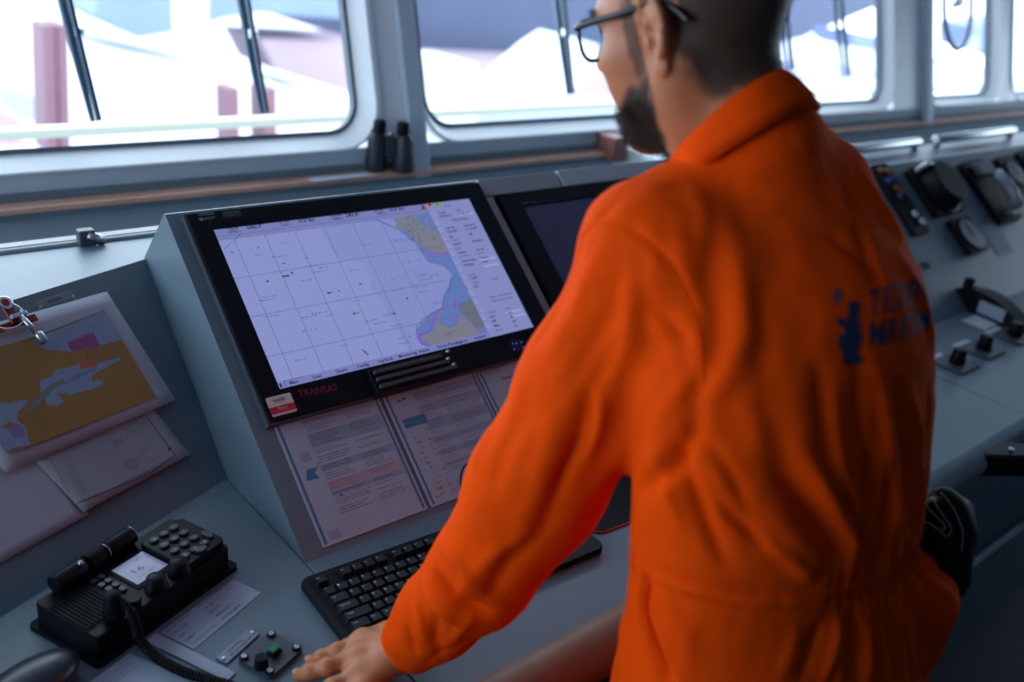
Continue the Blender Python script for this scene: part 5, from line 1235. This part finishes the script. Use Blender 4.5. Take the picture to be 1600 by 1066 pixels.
nt.links.new(wv.outputs['Fac'], b1.inputs['Height']); nt.links.new(n4.outputs['Fac'], b2_.inputs['Height']); nt.links.new(b1.outputs['Normal'], b2_.inputs['Normal']); nt.links.new(b2_.outputs['Normal'], b_.inputs['Normal'])
OFF = np.array([.29, -.45, FLZ])
suit = npmesh('boiler_suit', V2-OFF, F, og, man); prop(suit, 'orange boiler suit gathered at the waist')
bvh2 = BVHTree.FromPolygons([Vector(v) for v in V2], [tuple(q) for q in F.tolist()])
# sewn seams lying on the cloth
for px in ([(905, 372), (935, 348), (985, 362), (1030, 396), (1060, 440), (1085, 490), (1096, 545), (1098, 600)], [(975, 845), (1005, 880), (1060, 905), (1120, 920), (1200, 928), (1290, 926), (1370, 905), (1430, 870)], [(975, 868), (1010, 907), (1060, 930), (1120, 945), (1200, 955), (1300, 952), (1380, 930), (1440, 895)], [(1325, 356), (1375, 352), (1425, 350)], [(1014, 905), (1008, 950), (1021, 1000), (1048, 1060)]):
    pp = []
    for q in smooth([(a, b, 0) for a, b in px], 5):
        h_ = bvh2.ray_cast(CAM, ray(q.x, q.y).normalized())
        if h_[0] is not None and (not pp or (h_[0]-pp[-1]).length < .05): pp.append(h_[0]+h_[1]*(.0001 if h_[1].dot(ray(q.x, q.y)) < 0 else -.0001))
    if len(pp) > 3: MB(MI).tube(pp, .0011, og, 6).build('seam', man)
# stand collar: a band round the neck, fitted in the head's frame
m = MB(MI); ns = 48
def coll(a):   # a=0 back, +-pi front; returns lower and upper edge of the collar
    bx, by = math.sin(a), -math.cos(a)
    q_ = (1-math.cos(a))/2; up_ = hw((.068*bx, -.022+.067*by, -.056-.089*q_)); lo_ = hw((.080*bx+.002, -.036+.078*by, -.097-.076*q_)); return lo_, up_
bm = m.bm; R0 = []
for k in range(ns):
    a = -math.pi+.12+(2*math.pi-.24)*k/(ns-1); lo_, up_ = coll(a); ax = hw((0, -.04, -.12)); out = ((lo_+up_)/2-ax); out = (out - (HM.to_3x3().col[2])*out.dot(HM.to_3x3().col[2])).normalized(); wob = .0015*math.sin(7*a)
    prof = [lo_-out*.003, lo_+out*.0045, lo_.lerp(up_, .35)+out*(.0065+wob), lo_.lerp(up_, .75)+out*(.005+wob), up_+out*.0022, up_-out*.0015, lo_.lerp(up_, .5)-out*.0015]
    R0.append([bm.verts.new(p) for p in prof])
for k in range(ns-1):
    for j in range(7): bm.faces.new((R0[k][j], R0[k][(j+1) % 7], R0[k+1][(j+1) % 7], R0[k+1][j]))
bm.faces.new(R0[0]); bm.faces.new(R0[-1][::-1]); m._fin(list(bm.verts), og, None, True); m.build('collar', man)
# cuff band
m = MB(MI); c0 = WRL-dW*.004; c1 = WRL-dW*.040; ex = dW.orthogonal().normalized(); ey = dW.cross(ex); rows = []
for k in range(40):
    a = 2*math.pi*k/40; dr = ex*math.cos(a)+ey*math.sin(a); w_ = 1+.04*math.sin(3*a)
    rows.append([m.bm.verts.new(c0+dr*.0335*w_), m.bm.verts.new(c0+dr*.0395*w_-dW*.001), m.bm.verts.new(c0.lerp(c1, .5)+dr*.0415*w_), m.bm.verts.new(c1+dr*.0420*w_), m.bm.verts.new(c1+dr*.0370*w_)])
for k in range(40):
    for j in range(4): m.bm.faces.new((rows[k][j], rows[k][j+1], rows[(k+1) % 40][j+1], rows[(k+1) % 40][j]))
m._fin(list(m.bm.verts), og, None, True); m.build('cuff', man)
# shoes
for sg in (-1, 1):
    m = MB(MI); m.sph((.285+sg*.115, -.53, FLZ+.045), .05, black, (1, 2.7, .9), 20); m.box((.285+sg*.115-.048, -.665, FLZ+.001), (.285+sg*.115+.048, -.40, FLZ+.022), blackm, bev=.008); m.build('shoe', man)
# printed crest and lettering on the back
navy = mat('navy_print', (.018, .022, .075), .7); wine = mat('faded_print', (.12, .05, .09), .7)
def decal(name, polys, matr, label=None):
    """polys in photograph coordinates, laid on the cloth of the back"""
    bm = bmesh.new()
    for pts, in [(p,) for p in polys]:
        vs = []
        for q in pts:
            h_ = bvh2.ray_cast(CAM, ray(*q).normalized())
            if h_[0] is None: vs = None; break
            vs.append(h_[0] - ray(*q).normalized()*.0012)
        if vs and len(vs) > 2 and max((a-b).length for a in vs for b in vs) < .05:
            try: bm.faces.new([bm.verts.new(v-Vector(OFF)) for v in vs])
            except ValueError: pass
    me = bpy.data.meshes.new(name); bm.to_mesh(me); bm.free(); me.materials.append(matr); o = bpy.data.objects.new(name, me); COL.objects.link(o); o.parent = man; return prop(o, label)
def cells(outline, n=26):
    """cut a filled outline into small cells so it can follow the folds"""
    xs_ = [p[0] for p in outline]; ys_ = [p[1] for p in outline]; st = 2.4; out = []
    def inside(x, y):
        c = False
        for i in range(len(outline)):
            (x1, y1), (x2, y2) = outline[i], outline[i-1]
            if (y1 > y) != (y2 > y) and x < (x2-x1)*(y-y1)/(y2-y1)+x1: c = not c
        return c
    y = min(ys_)
    while y < max(ys_):
        x = min(xs_)
        while x < max(xs_):
            if inside(x+st/2, y+st/2): out.append([(x, y), (x, y+st), (x+st, y+st), (x+st, y)])
            x += st
        y += st
    return out
c9 = lambda x, y: (1300+x/5.33, 400+y/5.33)
lion = [(130, 400), (160, 375), (205, 372), (232, 400), (228, 470), (215, 520), (232, 600), (250, 690), (235, 760), (215, 820), (262, 870), (255, 890), (190, 900), (100, 915), (82, 880), (95, 830), (60, 760), (45, 700), (60, 660), (110, 640), (90, 600), (50, 570), (45, 520), (75, 505), (120, 540), (140, 480)]
decal('printed_crest', cells([c9(*p) for p in lion]), navy, 'dark blue heraldic crest on the back')
decal('printed_crest', cells([c9(*p) for p in [(10, 290), (70, 270), (80, 320), (70, 350), (75, 400), (30, 405), (15, 350)]]), wine)
def letters(st, A, B, hpx, skew=0):
    V_, Fc = glyphs(st, True); x0 = min(v[0] for v in V_); x1 = max(v[0] for v in V_); A, B = np.array(A), np.array(B); dd = (B-A)/(x1-x0); upv = np.array([skew, -hpx/.7])
    out = []
    for f_ in Fc:
        pl = [A+dd*(V_[k][0]-x0)+upv*V_[k][1] for k in f_]; out.append([tuple(q) for q in pl])
    return out
def split(polys, mx_=4):
    """cut long letter strokes so that they drape"""
    out = []
    for p in polys:
        bm = bmesh.new(); vs = [bm.verts.new((q[0], q[1], 0)) for q in p]
        try: bm.faces.new(vs)
        except ValueError: bm.free(); continue
        lo_, hi_ = min(q[1] for q in p), max(q[1] for q in p)
        for k in range(1, int((hi_-lo_)/mx_)+1): bmesh.ops.bisect_plane(bm, geom=bm.verts[:]+bm.edges[:]+bm.faces[:], plane_co=(0, lo_+k*mx_, 0), plane_no=(0, 1, 0))
        lo_, hi_ = min(q[0] for q in p), max(q[0] for q in p)
        for k in range(1, int((hi_-lo_)/mx_)+1): bmesh.ops.bisect_plane(bm, geom=bm.verts[:]+bm.edges[:]+bm.faces[:], plane_co=(lo_+k*mx_, 0, 0), plane_no=(1, 0, 0))
        out += [[(v.co.x, v.co.y) for v in f_.verts] for f_ in bm.faces]; bm.free()
    return out
# the two words in separate letters squeezed towards the edge of the back
W1 = [('T', 1356, 1374, 494), ('I', 1380, 1386, 489), ('Z', 1391, 1400, 486), ('D', 1403, 1416, 483), ('E', 1419, 1429, 479), ('N', 1431, 1446, 469)]
W2 = [('M', 1358, 1380, 541), ('A', 1373, 1387, 539), ('R', 1388, 1404, 536), ('I', 1407, 1413, 532), ('T', 1415, 1425, 529), ('I', 1428, 1432, 524), ('M', 1434, 1451, 520)]
pl = []
for g, a, b, yb_ in W1: pl += split(letters(g, (a, yb_), (b, yb_-3), 40 if g != 'N' else 36, 3))
for g, a, b, yb_ in W2: pl += split(letters(g, (a, yb_), (b, yb_-3), 37, 3))
decal('printed_lettering', pl, navy, 'dark blue company lettering across the back')

# glasses
gl = thing('eyeglasses', 'black framed glasses worn by the man in orange', 'glasses', M=HM.copy())
fr_m = mat('glasses_frame', (.010, .014, .014), .3)
for sg in (-1, 1):
    rim = []; 
    for k in range(28):
        a = 2*math.pi*k/28; cxx = sg*(.034+.026*math.copysign(abs(math.cos(a))**.75, math.cos(a))); czz = .012+.0205*math.copysign(abs(math.sin(a))**.8, math.sin(a)); rim.append((cxx, .114-abs(cxx)*.16, czz+(.003 if czz > .02 else 0)))
    m = MB(); m.tube(rim, .0019, fr_m, 8, closed=True, flat=1.3); m.build('rim', gl)
    gg = MATS.get('lens_glass')
    if not gg: gg = MATS['window_glass'].copy(); gg.name = 'lens_glass'; MATS['lens_glass'] = gg
    m = MB(Matrix.Translation((0, 0, 0))); vs = [m.bm.verts.new((p[0], p[1], p[2])) for p in rim]; fc = m.bm.faces.new(vs); m._fin(vs, gg); o = m.build('lens', gl); sd = o.modifiers.new('thick', 'SOLIDIFY'); sd.thickness = .0015
    MB().tube(smooth([(sg*.0600, .104, .028), (sg*.0700, .098, .028), (sg*.0745, .070, .029), (sg*.0790, .030, .029), (sg*.0785, .000, .032), (sg*.0800, -.018, .030), (sg*.0790, -.034, .018), (sg*.0780, -.044, .006)]), .0021, fr_m, 8, flat=1.7).build('temple', gl)
MB().tube(smooth([(-.0095, .112, .018), (0, .1165, .022), (.0095, .112, .018)]), .0017, fr_m, 8).build('bridge', gl)

# gloves stuck in the back pocket
gz_ = thing('work_gloves', 'black work gloves with pale piping stuck in the man\'s back pocket', 'gloves', loc=tuple(D(1480, 850, 1.10)))
O_ = gz_.matrix_world.translation
f = Field(np.array(O_)-.13, np.array(O_)+.13, .0024)
def GP(x, y, t=1.10): return D(x, y, t)
for a, b, ra, rb, t in (((1462, 905), (1478, 800), .026, .026, 1.10), ((1480, 905), (1490, 830), .024, .026, 1.10), ((1478, 800), (1472, 775), .016, .010, 1.10), ((1488, 830), (1500, 800), .018, .016, 1.11), ((1472, 780), (1500, 830), .012, .014, 1.115), ((1455, 805), (1462, 850), .012, .016, 1.09), ((1500, 840), (1500, 900), .015, .014, 1.115), ((1458, 796), (1452, 812), .012, .010, 1.085)):
    f.cap(GP(*a, t), GP(*b, t), ra, rb, .010)
gv, gf = nets(f.v, f.lo, f.h); gv = smoothv(gv, gf, 2)
gn = vnormals(gv, gf); gv = gv + gn*(.0015*vnoise(gv, 60, 4))[:, None]
npmesh('leather', gv-np.array(O_), gf, mat('black_leather', (.004, .004, .005), .65, spec=.2, bump=.4, nscale=120), gz_)
gb = BVHTree.FromPolygons([Vector(v) for v in gv], [tuple(q) for q in gf.tolist()])
m = MB(Matrix.Translation(-O_))
for px in ([(1448, 782), (1458, 778), (1463, 790), (1475, 808), (1484, 820), (1486, 832), (1478, 838), (1466, 828), (1452, 818), (1442, 816)], [(1448, 782), (1450, 794), (1462, 806), (1474, 818), (1477, 826), (1470, 828)], [(1470, 770), (1488, 792), (1504, 830), (1502, 862)]):
    pp = []
    for q in smooth([(a, b, 0) for a, b in px], 4):
        h_ = gb.ray_cast(CAM, ray(q.x, q.y).normalized())
        if h_[0] is not None: pp.append(h_[0]-ray(q.x, q.y).normalized()*.0004)
    if len(pp) > 3: m.tube(pp, .0008, mat('pale_piping', (.42, .42, .42), .5), 6)
m.build('piping', gz_)

# ------------------------------------------------------------------ the harbour outside
def far(name, label, cat, px, Yd, m, dy=1.0, group=None, z0=None):
    """an upright block at distance Yd whose front outline is given by photograph corners"""
    ps = [Yp(x, y, Yd) for x, y in px]; o = ps[0]; t = MB(Matrix.Translation((-o.x, 0, 0)))
    bm = t.bm; a = [bm.verts.new((p.x, 0, p.z)) for p in ps]; b = [bm.verts.new((p.x, dy, p.z)) for p in ps]
    bm.faces.new(a); bm.faces.new(b[::-1]); n = len(ps)
    for i in range(n): bm.faces.new((a[i], a[(i+1) % n], b[(i+1) % n], b[i]))
    t._fin(a+b, m); ob = t.build(name); ob.location = (o.x, Yd, 0); return prop(ob, label, cat, group)
hullm = mat('ship_hull_blue', (.028, .040, .085), .6, noise=.2, nscale=.3); whm = mat('white_steel', (.55, .56, .58), .6, noise=.05, nscale=.5); redm = mat('red_oxide_steel', (.10, .038, .055), .6, noise=.2, nscale=1); pinkm = mat('faded_red_deck', (.30, .22, .26), .7, noise=.15, nscale=.4); quaym = mat('quay_concrete', (.42, .44, .50), .8, noise=.12, nscale=.25); greym = mat('grey_steel', (.13, .17, .26), .6, noise=.2, nscale=.6); cream = mat('cream_rail_paint', (.62, .58, .42), .5)
QZ = -13
struct('ground', MB().box((-60, 6, QZ-.5), (160, 140, QZ), quaym))
far('moored_ship', 'dark blue ship hull across the top of the first two windows', 'ship', [(505, -60), (560, 65), (700, 92), (965, 100), (1250, 60), (1420, -10), (1500, -160), (520, -260)], 34, hullm, 8)
far('deck_house', 'grey blue deck house high in the first window, between its wipers', 'ship part', [(150, -60), (150, 26), (215, 60), (300, 46), (345, 30), (400, 20), (545, 30), (540, -120)], 30, greym, 5)
far('white_mast', 'pale vertical post in the first window right of the middle', 'mast', [(285, -60), (290, 80), (325, 80), (325, -60)], 26, whm, .8)
far('warehouse', 'long white quay building behind the first window\'s wipers', 'building', [(0, 62), (130, 80), (330, 120), (560, 170), (560, 260), (0, 300)], 28, whm, 6)
far('hull_side', 'pale reddish deck strip below the dark hull', 'ship part', [(405, 60), (560, 66), (700, 94), (960, 104), (960, 150), (700, 150), (560, 150), (430, 110)], 31, pinkm, 3)
for i, (a, b, lb) in enumerate(((70, 88, 'red oxide steel column near the left wiper, left of two'), (92, 108, 'red oxide steel column near the left wiper, right of two'))): far('gantry_column', lb, 'column', [(a-3, 40), (b-2, 40), (b+3, 240), (a+3, 240)], 14, redm, .6, 'gantry columns')
for i, (a, b, lb) in enumerate(((358, 374, 'short red bollard post low in the first window, left of the right wiper tip'), (412, 432, 'short red bollard post low in the first window, right of the right wiper tip'))): far('bollard_post', lb, 'post', [(a, 140), (b, 138), (b+2, 240), (a+2, 240)], 13, redm, .5, 'red posts on the quay')
far('steel_gangway', 'reddish sloping gangway at the far left bottom of the first window', 'gangway', [(-60, 130), (0, 172), (40, 194), (40, 230), (-60, 230)], 12, mat('gangway_red', (.26, .15, .18), .6, noise=.3, nscale=3), .5)
far('grey_shed', 'grey blue shed low at the left of the first window', 'building', [(0, 138), (45, 145), (75, 175), (75, 195), (30, 185), (0, 165)], 20, mat('shed_grey', (.22, .26, .32), .6), 2)
far('crane_boom', 'pale grey diagonal boom crossing the first window', 'crane', [(250, 78), (258, 70), (520, 160), (515, 172)], 22, mat('boom_grey', (.36, .39, .46), .6), .8)
far('white_lifeboat', 'white slanting shape in the second window left of the glasses', 'boat', [(790, 150), (870, 80), (900, 60), (935, 70), (935, 110), (880, 150)], 24, whm, 2)
far('storage_tank', 'pale grey block at the lower left of the second window', 'tank', [(672, 95), (745, 100), (745, 200), (672, 200)], 20, mat('tank_grey', (.40, .42, .50), .6), 2)
far('quay_wall', 'grey blue quay wall low in the second window', 'wall', [(730, 168), (960, 160), (960, 210), (730, 212)], 23, mat('quay_grey', (.22, .27, .34), .7), 1)
far('blue_container', 'blue grey container in the third window right of its wiper', 'container', [(1335, 50), (1395, 62), (1395, 86), (1345, 75), (1330, 66)], 22, mat('container_blue', (.10, .13, .28), .6), 2)
far('grey_container', 'flat grey container low in the third window', 'container', [(1240, 103), (1370, 112), (1370, 122), (1240, 132)], 18, mat('container_grey', (.22, .25, .34), .6), 2)
far('far_jetty', 'dark thin jetty line in the fourth window', 'jetty', [(1455, 90), (1520, 102), (1520, 108), (1455, 96)], 30, greym, 3)
far('far_jetty', 'grey blue embankment beside the round clear view screen', 'jetty', [(1515, 40), (1580, 30), (1580, 95), (1515, 75)], 40, mat('embankment', (.16, .20, .36), .7), 3)
# deck and railing of our own ship just outside
struct('trim_6', MB().box((X0, 1.9, -.35), (X1+6, 3.1, -.30), mat('outer_deck', (.30, .30, .38), .7, noise=.3, nscale=3)))
rl = thing('deck_railing', 'cream painted railing running outside all the windows', 'railing', (1.5, 2.3, 0))
MB(Matrix.Translation((-1.5, -2.3, 0))).box((X0, 2.28, .083), (X1+4, 2.33, .118), cream, bev=.008).build('top_rail', rl)
for k in range(9):
    x = -2.8+1.45*k; MB(Matrix.Translation((-1.5, -2.3, 0))).cyl((x, 2.305, -.30), (x, 2.305, .085), .014, cream, n=12).build('post', rl)
